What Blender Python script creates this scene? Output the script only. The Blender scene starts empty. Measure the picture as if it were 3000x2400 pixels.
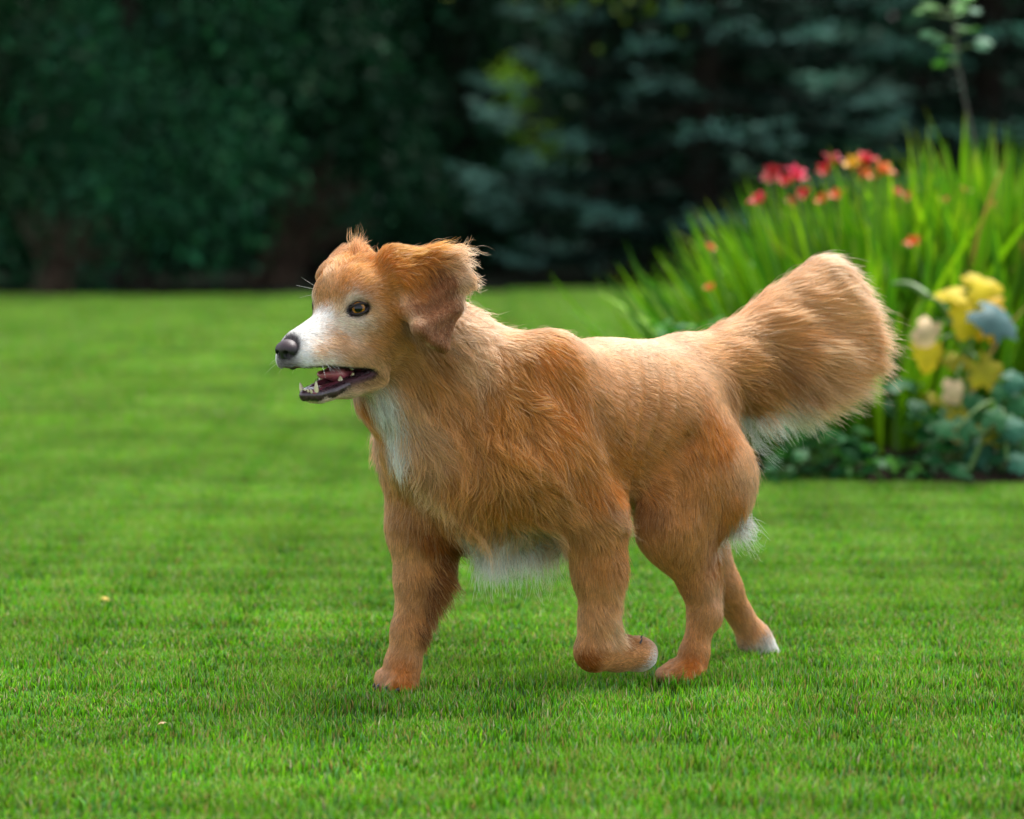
import bpy, bmesh, math, random, time
import numpy as np
from mathutils import Vector, Matrix, kdtree

T0 = time.time()
scene = bpy.context.scene
COL = scene.collection
rng = np.random.default_rng(7)
random.seed(7)
R = math.radians

# ------------------------------------------------------------------ camera
CAM_H = 0.773
FPX = 9250.0                      # focal length in pixels of the 3000 px wide photograph
PITCH = math.atan(600.0 / FPX)
cam_data = bpy.data.cameras.new('camera')
cam = bpy.data.objects.new('camera', cam_data)
COL.objects.link(cam)
cam.location = (0, 0, CAM_H)
cam.rotation_euler = (math.pi / 2 - PITCH, 0, 0)
cam_data.sensor_width = 36.0
cam_data.lens = FPX / 3000.0 * 36.0
cam_data.clip_start = 0.05
cam_data.clip_end = 400.0
cam_data.dof.use_dof = True
cam_data.dof.focus_distance = 4.93
cam_data.dof.aperture_fstop = 3.6
scene.camera = cam

# ------------------------------------------------------------------ light (bright overcast sky)
SUN_EL, SUN_AZ = 68.0, 25.0       # elevation; azimuth measured from +Y (behind the dog) towards +X
world = bpy.data.worlds.new('World')
scene.world = world
world.use_nodes = True
wn = world.node_tree
bg = wn.nodes['Background']
sky = wn.nodes.new('ShaderNodeTexSky')
sky.sky_type = 'NISHITA'
sky.sun_disc = False
sky.sun_elevation = R(SUN_EL)
sky.sun_rotation = R(SUN_AZ)
sky.dust_density = 2.5
sky.ozone_density = 0.6
hs = wn.nodes.new('ShaderNodeHueSaturation')      # cloud cover greys the blue of the clear sky
hs.inputs['Saturation'].default_value = .35
wn.links.new(sky.outputs['Color'], hs.inputs['Color'])
wn.links.new(hs.outputs['Color'], bg.inputs['Color'])
bg.inputs['Strength'].default_value = 0.115
sun_data = bpy.data.lights.new('sun', 'SUN')
sun = bpy.data.objects.new('sun', sun_data)
COL.objects.link(sun)
sun_data.energy = 1.5
sun_data.angle = R(20)
sun_data.color = (1.0, 0.96, 0.9)
_sd = Vector((math.sin(R(SUN_AZ)) * math.cos(R(SUN_EL)), math.cos(R(SUN_AZ)) * math.cos(R(SUN_EL)), math.sin(R(SUN_EL))))
sun.rotation_euler = _sd.to_track_quat('Z', 'Y').to_euler()

scene.view_settings.view_transform = 'Standard'
scene.view_settings.look = 'None'
scene.view_settings.exposure = 1.9
scene.view_settings.gamma = 1.0
scene.view_settings.use_curve_mapping = False
scene.render.engine = 'CYCLES'
scene.cycles.use_denoising = True
scene.cycles.max_bounces = 10
scene.cycles.diffuse_bounces = 4
scene.cycles.transparent_max_bounces = 12
try:
    scene.cycles_curves.shape = 'RIBBONS'
    scene.cycles_curves.subdivisions = 2
except Exception:
    pass

# ------------------------------------------------------------------ helpers
def tag(o, label=None, cat=None, group=None, kind=None):
    if label: o['label'] = label
    if cat: o['category'] = cat
    if group: o['group'] = group
    if kind: o['kind'] = kind
    return o

def empty(name, loc):
    o = bpy.data.objects.new(name, None)
    COL.objects.link(o)
    o.location = loc
    o.empty_display_size = 0.1
    return o

def link(name, mesh, parent=None):
    o = bpy.data.objects.new(name, mesh)
    COL.objects.link(o)
    if parent is not None:
        o.parent = parent
        o.matrix_parent_inverse = Matrix.Translation(-parent.location) if False else Matrix.Identity(4)
    return o

def mesh_np(name, verts, faces, mat=None, col=None, smooth=True):
    """Mesh from numpy arrays; faces is an (n,3) or (n,4) array or a list of such arrays."""
    me = bpy.data.meshes.new(name)
    if not isinstance(faces, (list, tuple)):
        faces = [faces]
    faces = [np.asarray(f, dtype=np.int64) for f in faces if len(f)]
    verts = np.asarray(verts, dtype=np.float32)
    me.vertices.add(len(verts))
    me.vertices.foreach_set('co', verts.ravel())
    loops = np.concatenate([f.ravel() for f in faces])
    tot = np.concatenate([np.full(len(f), f.shape[1]) for f in faces])
    start = np.concatenate([[0], np.cumsum(tot)[:-1]])
    me.loops.add(len(loops))
    me.loops.foreach_set('vertex_index', loops.astype(np.int32))
    me.polygons.add(len(tot))
    me.polygons.foreach_set('loop_start', start.astype(np.int32))
    me.polygons.foreach_set('loop_total', tot.astype(np.int32))
    if smooth:
        me.polygons.foreach_set('use_smooth', np.ones(len(tot), dtype=bool))
    if col is not None:
        a = me.attributes.new('col', 'FLOAT_COLOR', 'POINT')
        c = np.ones((len(verts), 4), dtype=np.float32)
        c[:, :3] = col
        a.data.foreach_set('color', c.ravel())
    me.update(calc_edges=True)
    me.validate()
    if mat: me.materials.append(mat)
    return me

def new_mat(name):
    m = bpy.data.materials.new(name)
    m.use_nodes = True
    return m, m.node_tree, m.node_tree.nodes['Principled BSDF']

def simple_mat(name, color, rough=0.5, spec=0.5, noise=0.0, nscale=20.0, coat=0.0, sss=0.0):
    m, nt, p = new_mat(name)
    p.inputs['Roughness'].default_value = rough
    p.inputs['Specular IOR Level'].default_value = spec
    p.inputs['Coat Weight'].default_value = coat
    if sss:
        p.inputs['Subsurface Weight'].default_value = sss
        p.inputs['Subsurface Scale'].default_value = 0.004
    if noise > 0:
        tc = nt.nodes.new('ShaderNodeTexCoord')
        n = nt.nodes.new('ShaderNodeTexNoise'); n.inputs['Scale'].default_value = nscale; n.inputs['Detail'].default_value = 4
        nt.links.new(tc.outputs['Object'], n.inputs['Vector'])
        mp = nt.nodes.new('ShaderNodeMapRange')
        mp.inputs['From Min'].default_value = 0.3; mp.inputs['From Max'].default_value = 0.7
        mp.inputs['To Min'].default_value = 1 - noise; mp.inputs['To Max'].default_value = 1 + noise
        nt.links.new(n.outputs['Fac'], mp.inputs['Value'])
        mx = nt.nodes.new('ShaderNodeVectorMath'); mx.operation = 'SCALE'
        mx.inputs[0].default_value = color
        nt.links.new(mp.outputs['Result'], mx.inputs['Scale'])
        nt.links.new(mx.outputs['Vector'], p.inputs['Base Color'])
    else:
        p.inputs['Base Color'].default_value = (*color, 1)
    return m

def leaf_mat(name, gain=(1, 1, 1), rough=0.5, trans=0.3, noise=0.35, nscale=6.0, spec=0.35):
    """Foliage: colour from the 'col' attribute, varied by position, some light let through."""
    m, nt, p = new_mat(name)
    at = nt.nodes.new('ShaderNodeAttribute'); at.attribute_name = 'col'
    g = nt.nodes.new('ShaderNodeNewGeometry')
    n = nt.nodes.new('ShaderNodeTexNoise'); n.inputs['Scale'].default_value = nscale; n.inputs['Detail'].default_value = 5; n.inputs['Roughness'].default_value = .62
    nt.links.new(g.outputs['Position'], n.inputs['Vector'])
    mp = nt.nodes.new('ShaderNodeMapRange')
    mp.inputs['From Min'].default_value = 0.3; mp.inputs['From Max'].default_value = 0.7
    mp.inputs['To Min'].default_value = 1 - noise; mp.inputs['To Max'].default_value = 1 + noise
    nt.links.new(n.outputs['Fac'], mp.inputs['Value'])
    mu = nt.nodes.new('ShaderNodeVectorMath'); mu.operation = 'MULTIPLY'; mu.inputs[1].default_value = gain
    nt.links.new(at.outputs['Color'], mu.inputs[0])
    sc = nt.nodes.new('ShaderNodeVectorMath'); sc.operation = 'SCALE'
    nt.links.new(mu.outputs['Vector'], sc.inputs[0]); nt.links.new(mp.outputs['Result'], sc.inputs['Scale'])
    nt.links.new(sc.outputs['Vector'], p.inputs['Base Color'])
    p.inputs['Roughness'].default_value = rough
    p.inputs['Specular IOR Level'].default_value = spec
    if trans > 0:
        tr = nt.nodes.new('ShaderNodeBsdfTranslucent')
        nt.links.new(sc.outputs['Vector'], tr.inputs['Color'])
        mix = nt.nodes.new('ShaderNodeMixShader'); mix.inputs['Fac'].default_value = trans
        out = nt.nodes['Material Output']
        nt.links.new(p.outputs['BSDF'], mix.inputs[1]); nt.links.new(tr.outputs['BSDF'], mix.inputs[2])
        nt.links.new(mix.outputs['Shader'], out.inputs['Surface'])
    return m

# survey helpers: turn a bearing measured in the photograph (2156 px wide copy) into a world point
CAM = np.array([0, 0, CAM_H])
FWD = np.array([0, math.cos(PITCH), -math.sin(PITCH)])
UP = np.array([0, math.sin(PITCH), math.cos(PITCH)])
K = 3000.0 / 2156.0
def ray(px, py):
    u, v = px * K, py * K
    return FWD + np.array([1., 0, 0]) * (u - 1500) / FPX + UP * (1200 - v) / FPX
def on_plane(px, py, P0, n):
    d = ray(px, py)
    return CAM + d * (np.dot(P0 - CAM, n) / np.dot(d, n))
def on_ground(px, py, z=0.0):
    return on_plane(px, py, np.array([0, 0, z]), np.array([0, 0, 1.]))
def at_y(px, py, y):
    return on_plane(px, py, np.array([0, y, 0.]), np.array([0, 1., 0]))
# ================================================================== THE DOG
YAW = R(34)
BF = np.array([-math.cos(YAW), -math.sin(YAW), 0.0])      # body forward
BL = np.array([math.sin(YAW), -math.cos(YAW), 0.0])       # body left (the side we see)
BO = np.array([-0.052, 5.003, 0.0])
HYAW = R(45)
HF = np.array([-math.cos(HYAW), -math.sin(HYAW), 0.0])
HL = np.array([math.sin(HYAW), -math.cos(HYAW), 0.0])
HO = np.array([-0.267, 4.82, 0.0])
def S(px, py, w=0.0):
    return on_plane(px, py, BO + BL * w, BL)
def c2(cx, cy):
    return 546.2 + cx * 0.26667, 459.9 + cy * 0.26667
def Hd(cx, cy, w=0.0):            # a point of the head at lateral offset w seen at that bearing
    x, y = c2(cx, cy)
    return on_plane(x, y, HO + HL * w, HL)
def Hm(cx, cy, w=0.0):            # midline point, then moved w to the dog's left
    x, y = c2(cx, cy)
    return on_plane(x, y, HO, HL) + HL * w

VOX = 0.0035
LO = np.array([-0.50, 4.45, -0.02]); HI = np.array([0.72, 5.62, 0.80])
# corners of the box in use are trimmed afterwards; keep the grid modest
DIM = np.ceil((HI - LO) / VOX).astype(int)
F = np.full(DIM, 0.06, dtype=np.float32)

def box(lo, hi, pad):
    a = np.maximum(np.floor((np.minimum(lo, hi) - pad - LO) / VOX).astype(int), 0)
    b = np.minimum(np.ceil((np.maximum(lo, hi) + pad - LO) / VOX).astype(int) + 1, DIM)
    sl = tuple(slice(i, j) for i, j in zip(a, b))
    g = [LO[i] + VOX * np.arange(a[i], b[i], dtype=np.float32) for i in range(3)]
    return sl, g[0][:, None, None], g[1][None, :, None], g[2][None, None, :]

def smin(a, b, k):
    h = np.maximum(k - np.abs(a - b), 0) / k
    return np.minimum(a, b) - h * h * k * 0.25

def cone(A, B, ra, rb, lat=None, q=1.0, k=0.03, sub=False):
    """Round cone from A to B; lateral size scaled by q along axis lat; blended into F."""
    A = np.asarray(A, float); B = np.asarray(B, float)
    ext = max(ra, rb) * max(1, q) + 0.045
    sl, X, Y, Z = box(A, B, ext)
    if lat is None:
        def tr(P): return P
        f = 0.0
    f = (1.0 / q - 1.0) if lat is not None else 0.0
    n = lat if lat is not None else np.array([0, 0, 1.])
    def warp(P): return P + f * np.dot(P, n) * n
    A2, B2 = warp(A), warp(B)
    L = (X * n[0] + Y * n[1] + Z * n[2]) * f if f else 0.0
    px = X + L * n[0] - A2[0]; py = Y + L * n[1] - A2[1]; pz = Z + L * n[2] - A2[2]
    ba = B2 - A2; bb = float(np.dot(ba, ba)) + 1e-12
    t = np.clip((px * ba[0] + py * ba[1] + pz * ba[2]) / bb, 0, 1)
    d = np.sqrt((px - t * ba[0]) ** 2 + (py - t * ba[1]) ** 2 + (pz - t * ba[2]) ** 2) - (ra + (rb - ra) * t)
    d = (d * min(1.0, q)).astype(np.float32)
    if sub: F[sl] = -smin(-F[sl], d, k)
    else: F[sl] = smin(F[sl], d, k)

def ball(A, r, k=0.03, lat=None, q=1.0, sub=False):
    cone(A, A, r, r, lat, q, k, sub)

def ellip(A, axes, radii, k=0.03):
    A = np.asarray(A, float)
    sl, X, Y, Z = box(A, A, max(radii) + 0.045)
    s0 = 0.0; s1 = 0.0
    for ax, r in zip(axes, radii):
        c = (X - A[0]) * ax[0] + (Y - A[1]) * ax[1] + (Z - A[2]) * ax[2]
        s0 = s0 + (c / r) ** 2; s1 = s1 + (c / (r * r)) ** 2
    k0 = np.sqrt(s0); k1 = np.sqrt(s1) + 1e-9
    d = (k0 * (k0 - 1.0) / k1).astype(np.float32)
    F[sl] = smin(F[sl], d, k)

def tri(A, B, C, r, k=0.015, r2=None):
    """Rounded triangular slab: the exact distance to a triangle less r."""
    A, B, C = (np.asarray(v, float) for v in (A, B, C))
    lo = np.minimum(np.minimum(A, B), C); hi = np.maximum(np.maximum(A, B), C)
    sl, X, Y, Z = box(lo, hi, r + 0.04)
    nor = np.cross(B - A, A - C)
    def dots(P, v): return (X - P[0]) * v[0] + (Y - P[1]) * v[1] + (Z - P[2]) * v[2]
    best = None; inside = 0
    for P, Q in ((A, B), (B, C), (C, A)):
        e = Q - P
        inside = inside + np.sign(dots(P, np.cross(e, nor)))
        t = np.clip(dots(P, e) / np.dot(e, e), 0, 1)
        d2 = (X - P[0] - t * e[0]) ** 2 + (Y - P[1] - t * e[1]) ** 2 + (Z - P[2] - t * e[2]) ** 2
        best = d2 if best is None else np.minimum(best, d2)
    dp = dots(A, nor) ** 2 / np.dot(nor, nor)
    d = (np.sqrt(np.where(inside < 2, best, dp)) - r).astype(np.float32)
    F[sl] = smin(F[sl], d, k)

# ---- trunk
cone(S(1062, 935), S(1270, 892), .126, .120, BL, .86, .05)
cone(S(1265, 872), S(1425, 834), .112, .089, BL, .92, .05)
cone(S(1330, 985, 0), S(1405, 1060, 0), .052, .050, BL, 1.1, .05)
ball(S(1405, 852), .080, .05)
ball(S(1392, 885, .045), .074, .05); ball(S(1392, 885, -.045), .074, .05)
cone(S(905, 935, -.02), S(1000, 960), .075, .115, BL, .95, .05)      # prosternum
cone(S(1035, 1075, 0), S(1190, 1075, 0), .054, .040, BL, .8, .04)    # brisket
cone(S(1045, 845), S(905, 735), .104, .082, BL, .9, .05)            # neck
cone(S(950, 865, -.015), S(838, 818, -.02), .095, .068, BL, .82, .04)  # throat
cone(S(1085, 800, 0), S(1180, 796, 0), .030, .032, BL, 1.3, .05)     # withers
# ---- near shoulder and foreleg (lifted, folded back at the wrist)
cone(S(1165, 800, .075), S(1215, 960, .09), .072, .074, BL, .62, .05)
cone(S(1120, 960, .085), S(1240, 1065, .095), .074, .052, BL, .7, .03)
cone(S(1250, 1085, .095), S(1258, 1200, .095), .050, .036, BL, .85, .04)
cone(S(1258, 1200, .095), S(1260, 1300, .095), .036, .0265, BL, .9, .02)
cone(S(1260, 1300, .095), S(1250, 1370, .093), .0265, .0275, BL, .95, .015)
cone(S(1252, 1374, .093), S(1300, 1378, .088), .027, .023, BL, 1.0, .015)
cone(S(1300, 1378, .088), S(1345, 1377, .085), .023, .027, BL, 1.05, .015)
for w, yy in ((.066, 1375), (.080, 1362), (.096, 1364), (.108, 1379)):
    cone(S(1330, yy, w), S(1363, yy + 8, w), .013, .012, BL, .9, .008)
ball(S(1318, 1352, .085), .010, .008)
# ---- far foreleg (planted)
cone(S(985, 830, -.075), S(925, 950, -.092), .075, .078, BL, .65, .05)
cone(S(925, 960, -.092), S(893, 1110, -.085), .078, .054, BL, .75, .05)
cone(S(893, 1110, -.085), S(884, 1215, -.082), .048, .036, BL, .9, .03)
cone(S(884, 1215, -.082), S(860, 1330, -.08), .035, .0235, BL, .95, .02)
cone(S(860, 1330, -.08), S(847, 1400, -.08), .0235, .0235, BL, 1.0, .015)
cone(S(847, 1400, -.08), S(840, 1462, -.08), .0235, .030, BL, 1.1, .015)
_p = S(843, 1462, -.08)
for w in (-.034, -.012, .012, .034):
    a = _p + BL * w * .7 + BF * .010; b = _p + BL * w * .95 + BF * (.016 if abs(w) < .02 else .010)
    a[2] = .012; b[2] = .003
    cone(a, b, .019, .014, None, 1, .008)
# creases that the muscles leave: behind the shoulder, at the flank, before the shoulder blade
cone(S(1275, 880, .146), S(1318, 1010, .136), .004, .010, None, 1, .05, sub=True)
cone(S(1110, 790, .126), S(1128, 930, .148), .008, .011, None, 1, .035, sub=True)
# ---- near hind leg (planted)
cone(S(1430, 905, .062), S(1484, 1012, .080), .066, .080, BL, .72, .03)
cone(S(1474, 1000, .080), S(1420, 1105, .088), .078, .060, BL, .62, .04)
cone(S(1420, 1110, .088), S(1466, 1215, .088), .056, .031, BL, .75, .025)
cone(S(1466, 1215, .088), S(1478, 1290, .086), .0285, .0205, BL, .85, .012)
cone(S(1500, 1180, .086), S(1499, 1300, .086), .010, .011, None, 1, .012)
ball(S(1496, 1304, .086), .0150, .010)
cone(S(1480, 1295, .086), S(1462, 1375, .084), .0215, .0195, BL, .95, .015)
cone(S(1462, 1375, .084), S(1447, 1437, .083), .020, .026, BL, 1.1, .015)
_p = S(1448, 1441, .083)
for w in (-.030, -.010, .010, .030):
    a = _p + BL * w * .7 + BF * .008; b = _p + BL * w + BF * (.036 if abs(w) < .02 else .026)
    a[2] = .011; b[2] = .002
    cone(a, b, .017, .013, None, 1, .008)
cone(S(1452, 925, .128), S(1392, 1000, .130), .005, .011, None, 1, .03, sub=True)
cone(S(1392, 1000, .130), S(1322, 1070, .118), .011, .016, None, 1, .03, sub=True)
cone(S(1452, 960, .150), S(1440, 1080, .145), .004, .006, None, 1, .03, sub=True)
# ---- far hind leg (stretched back, on its toes)
cone(S(1440, 900, -.05), S(1425, 1080, -.070), .082, .070, BL, .7, .05)
cone(S(1450, 1080, -.075), S(1522, 1235, -.08), .050, .028, BL, .8, .03)
cone(S(1522, 1235, -.08), S(1588, 1345, -.08), .025, .019, BL, .9, .02)
cone(S(1588, 1345, -.08), S(1614, 1390, -.08), .024, .022, BL, 1.2, .02)
# ---- clefts between the toes of the lifted paw
for yy, w in ((1368, .0745), (1362, .0885), (1370, .1025)):
    cone(S(1352, yy - 16, w), S(1378, yy + 22, w), .0030, .0034, None, 1, .004, sub=True)
# ---- tail: root, then a flag of hair standing on the bone
cone(S(1450, 780), S(1540, 742), .050, .036, None, 1, .04)
cone(S(1540, 742), S(1640, 665), .036, .030, None, 1, .03)
cone(S(1640, 665), S(1733, 598), .030, .022, None, 1, .03)
tq = [S(1500, 790), S(1600, 715), S(1690, 640), S(1738, 602), S(1774, 640), S(1790, 702), S(1784, 758), S(1748, 812), S(1680, 834), S(1585, 820)]
tcen = S(1670, 745)
for a, b in zip(tq, tq[1:] + tq[:1]):
    tri(a, b, tcen, .020, .05)

# ---- ribs show faintly under the short coat of the barrel
sl, X, Y, Z = box(S(1235, 760, .02), S(1420, 1000, .16), .02)
_s = (X - BO[0]) * BF[0] + (Y - BO[1]) * BF[1] + .35 * (Z - .42); _w = (X - BO[0]) * BL[0] + (Y - BO[1]) * BL[1] + 0 * Z
_a = S(1290, 870, .1); _b = S(1420, 870, .1)
_c = np.dot((_a + _b) / 2 - BO, BF)
_m = np.exp(-((_s - _c) / .085) ** 2) * np.exp(-((Z - .44) / .10) ** 2) * np.clip((np.abs(_w) - .03) / .03, 0, 1)
F[sl] += (.0026 * _m * np.sin(2 * np.pi * _s / .034)).astype(np.float32)

# ---- head
UPV = np.array([0, 0, 1.])
hp = math.radians(16)
HN = HF * math.cos(hp) - UPV * math.sin(hp)      # along the muzzle, nose a little down
HU = HF * math.sin(hp) + UPV * math.cos(hp)
HAX = (HF, HL, UPV)
ellip(Hm(880, 600), HAX, (.080, .058, .044), .03)
ellip(Hm(1010, 655), HAX, (.070, .056, .053), .04)
cone(Hm(705, 560, -.012), Hm(705, 560, .012), .036, .036, None, 1, .025)
for s in (1, -1):
    cone(Hm(640, 605, .026 * s), Hm(770, 600, .036 * s), .017, .019, None, 1, .02)   # brow
    ellip(Hm(810, 810, .036 * s), HAX, (.050, .026, .050), .04)                        # cheek
    cone(Hm(660, 790, .024 * s), Hm(820, 770, .046 * s), .015, .016, None, 1, .03)     # cheekbone
    cone(Hm(530, 1085, .0245 * s), Hm(318, 1108, .0170 * s), .0265, .0215, None, 1, .015)   # lip
    cone(Hm(700, 1080, .030 * s), Hm(560, 1080, .024 * s), .026, .0225, None, 1, .025)
cone(Hm(610, 912), Hm(345, 1050), .0385, .0285, HL, .94, .025)      # muzzle
cone(Hm(600, 845), Hm(305, 995), .022, .015, HL, .95, .02)      # bridge
cone(Hm(285, 1105), Hm(250, 1135), .018, .0155, HL, 1.1, .012)
cone(Hm(900, 920), Hm(790, 1130), .072, .040, HL, .82, .04)      # jaw hinge
for s in (1, -1):                                                # lower jaw
    cone(Hm(800, 1220, .028 * s), Hm(640, 1302, .022 * s), .0190, .0160, None, 1, .015)
    cone(Hm(640, 1298, .021 * s), Hm(446, 1378, .012 * s), .0135, .0105, None, 1, .012)
cone(Hm(640, 1318), Hm(446, 1384), .012, .0105, HL, 1.4, .012)
cone(Hm(800, 1235), Hm(640, 1308), .018, .013, HL, 1.3, .02)
# mouth: one wedge cut through from side to side
sl, X, Y, Z = box(Hm(750, 1200), Hm(250, 1300), .06)
_o = Hm(715, 1197); _e = Hm(300, 1258)
_h = (X - _o[0]) * HF[0] + (Y - _o[1]) * HF[1]; _v = Z - _o[2] + 0 * _h
_ex = float(np.dot(_e - _o, HF)); _ev = float(_e[2] - _o[2])
_t = np.clip((_h * _ex + _v * _ev) / (_ex ** 2 + _ev ** 2), 0, 1.6)
_d = np.sqrt((_h - _t * _ex) ** 2 + (_v - _t * _ev) ** 2) - (.0035 + .0125 * np.minimum(_t * 1.25, 1.0))
F[sl] = -smin(-F[sl], _d.astype(np.float32), .006)
# deep mouth between the jaws
cone(Hm(700, 1225), Hm(430, 1325), .012, .014, HL, 1.0, .006, sub=True)
# eye sockets
EYE_N = Hd(778, 712, .041); EYE_F = EYE_N - HL * .082
EYE_R = .0135
for s, E in ((1, EYE_N), (-1, EYE_F)):
    cone(E + HL * .000 * s, E + HL * .022 * s + HF * .012, .0130, .0155, None, 1, .007, sub=True)
# ---- ears: flaps that lift off the skull, fold over and hang
def ear_tris(pts, tl, r, k):
    P = [Hd(*p) for p in pts]
    for i, j, m in tl: tri(P[i], P[j], P[m], r, k)
ear_tris([(1085, 375, .054), (1095, 480, .064), (1590, 500, .100), (1330, 325, .078), (1500, 365, .090)],
         [(0, 3, 1), (3, 4, 1), (4, 2, 1)], .010, .015)
ear_tris([(1090, 450, .066), (1165, 740, .088), (1590, 500, .106), (1255, 875, .112), (1545, 720, .112), (1455, 1020, .116), (1350, 980, .116)],
         [(0, 1, 2), (1, 3, 4), (1, 4, 2), (3, 5, 4), (3, 6, 5)], .0052, .012)
ear_tris([(585, 430, -.058), (945, 375, -.056), (800, 320, -.074), (670, 345, -.078), (530, 470, -.064)], [(0, 1, 2), (0, 2, 3), (0, 3, 4)], .011, .02)
cone(Hd(1075, 360, .052), Hd(1100, 470, .060), .024, .020, None, 1, .03)
print('sdf', round(time.time() - T0, 1), DIM)

# ---- surface nets
def surface_nets(F, LO, VOX):
    neg = F < 0
    c = neg.astype(np.int8)
    s = c[:-1] + c[1:]; s = s[:, :-1] + s[:, 1:]; s = s[:, :, :-1] + s[:, :, 1:]
    act = (s > 0) & (s < 8)
    I = np.argwhere(act)
    idx = np.full(act.shape, -1, dtype=np.int64); idx[act] = np.arange(len(I))
    cor = np.array([(i, j, k) for i in (0, 1) for j in (0, 1) for k in (0, 1)])
    vals = np.stack([F[I[:, 0] + o[0], I[:, 1] + o[1], I[:, 2] + o[2]] for o in cor], 1)
    acc = np.zeros((len(I), 3)); cnt = np.zeros(len(I))
    for a in range(8):
        for b in range(a + 1, 8):
            if np.abs(cor[a] - cor[b]).sum() != 1: continue
            m = (vals[:, a] < 0) != (vals[:, b] < 0)
            t = np.where(m, vals[:, a] / np.where(m, vals[:, a] - vals[:, b], 1), 0)
            acc += np.where(m[:, None], cor[a] + t[:, None] * (cor[b] - cor[a]), 0); cnt += m
    V = LO + VOX * (I + acc / cnt[:, None])
    quads = []
    for ax in range(3):
        u, v = (ax + 1) % 3, (ax + 2) % 3
        sa = [slice(None)] * 3; sb = [slice(None)] * 3
        sa[ax] = slice(0, -1); sb[ax] = slice(1, None)
        ch = neg[tuple(sa)] != neg[tuple(sb)]
        E = np.argwhere(ch)
        E = E[(E[:, u] > 0) & (E[:, v] > 0) & (E[:, u] < F.shape[u] - 1) & (E[:, v] < F.shape[v] - 1)]
        def g(du, dv):
            J = E.copy(); J[:, u] -= du; J[:, v] -= dv
            return idx[J[:, 0], J[:, 1], J[:, 2]]
        q = np.stack([g(1, 1), g(0, 1), g(0, 0), g(1, 0)], 1)
        fl = ~neg[E[:, 0], E[:, 1], E[:, 2]]
        q[fl] = q[fl][:, ::-1]
        quads.append(q)
    return V, np.concatenate(quads)

DV, DQ = surface_nets(F, LO, VOX)
GX, GY, GZ = np.gradient(F)
def fidx(P):
    return np.clip(np.rint((P - LO) / VOX).astype(int), 0, DIM - 1)
def normal_at(P):
    i = fidx(P)
    g = np.stack([A[i[:, 0], i[:, 1], i[:, 2]] for A in (GX, GY, GZ)], 1)
    return g / (np.linalg.norm(g, axis=1, keepdims=True) + 1e-9)
def dist_at(P):
    q = np.clip((P - LO) / VOX, 0, DIM - 1.001); i = q.astype(int); f = q - i
    r = 0
    for a in (0, 1):
        for b in (0, 1):
            for c in (0, 1):
                w = (f[:, 0] if a else 1 - f[:, 0]) * (f[:, 1] if b else 1 - f[:, 1]) * (f[:, 2] if c else 1 - f[:, 2])
                r = r + w * F[i[:, 0] + a, i[:, 1] + b, i[:, 2] + c]
    return r
DN = normal_at(DV)
print('mesh', len(DV), len(DQ), round(time.time() - T0, 1))

# ---- coat: samples of lie, length and colour taken over the body
PAL = dict(G=(.54, .196, .030), O=(.56, .155, .014), B=(.20, .054, .010), C=(.80, .50, .27), W=(.88, .85, .81),
           T=(.62, .268, .078), S=(.25, .082, .026), K=(.024, .017, .019), M=(.70, .345, .125))
def pal(s):
    return np.mean([PAL[ch] for ch in s], axis=0)
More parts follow.
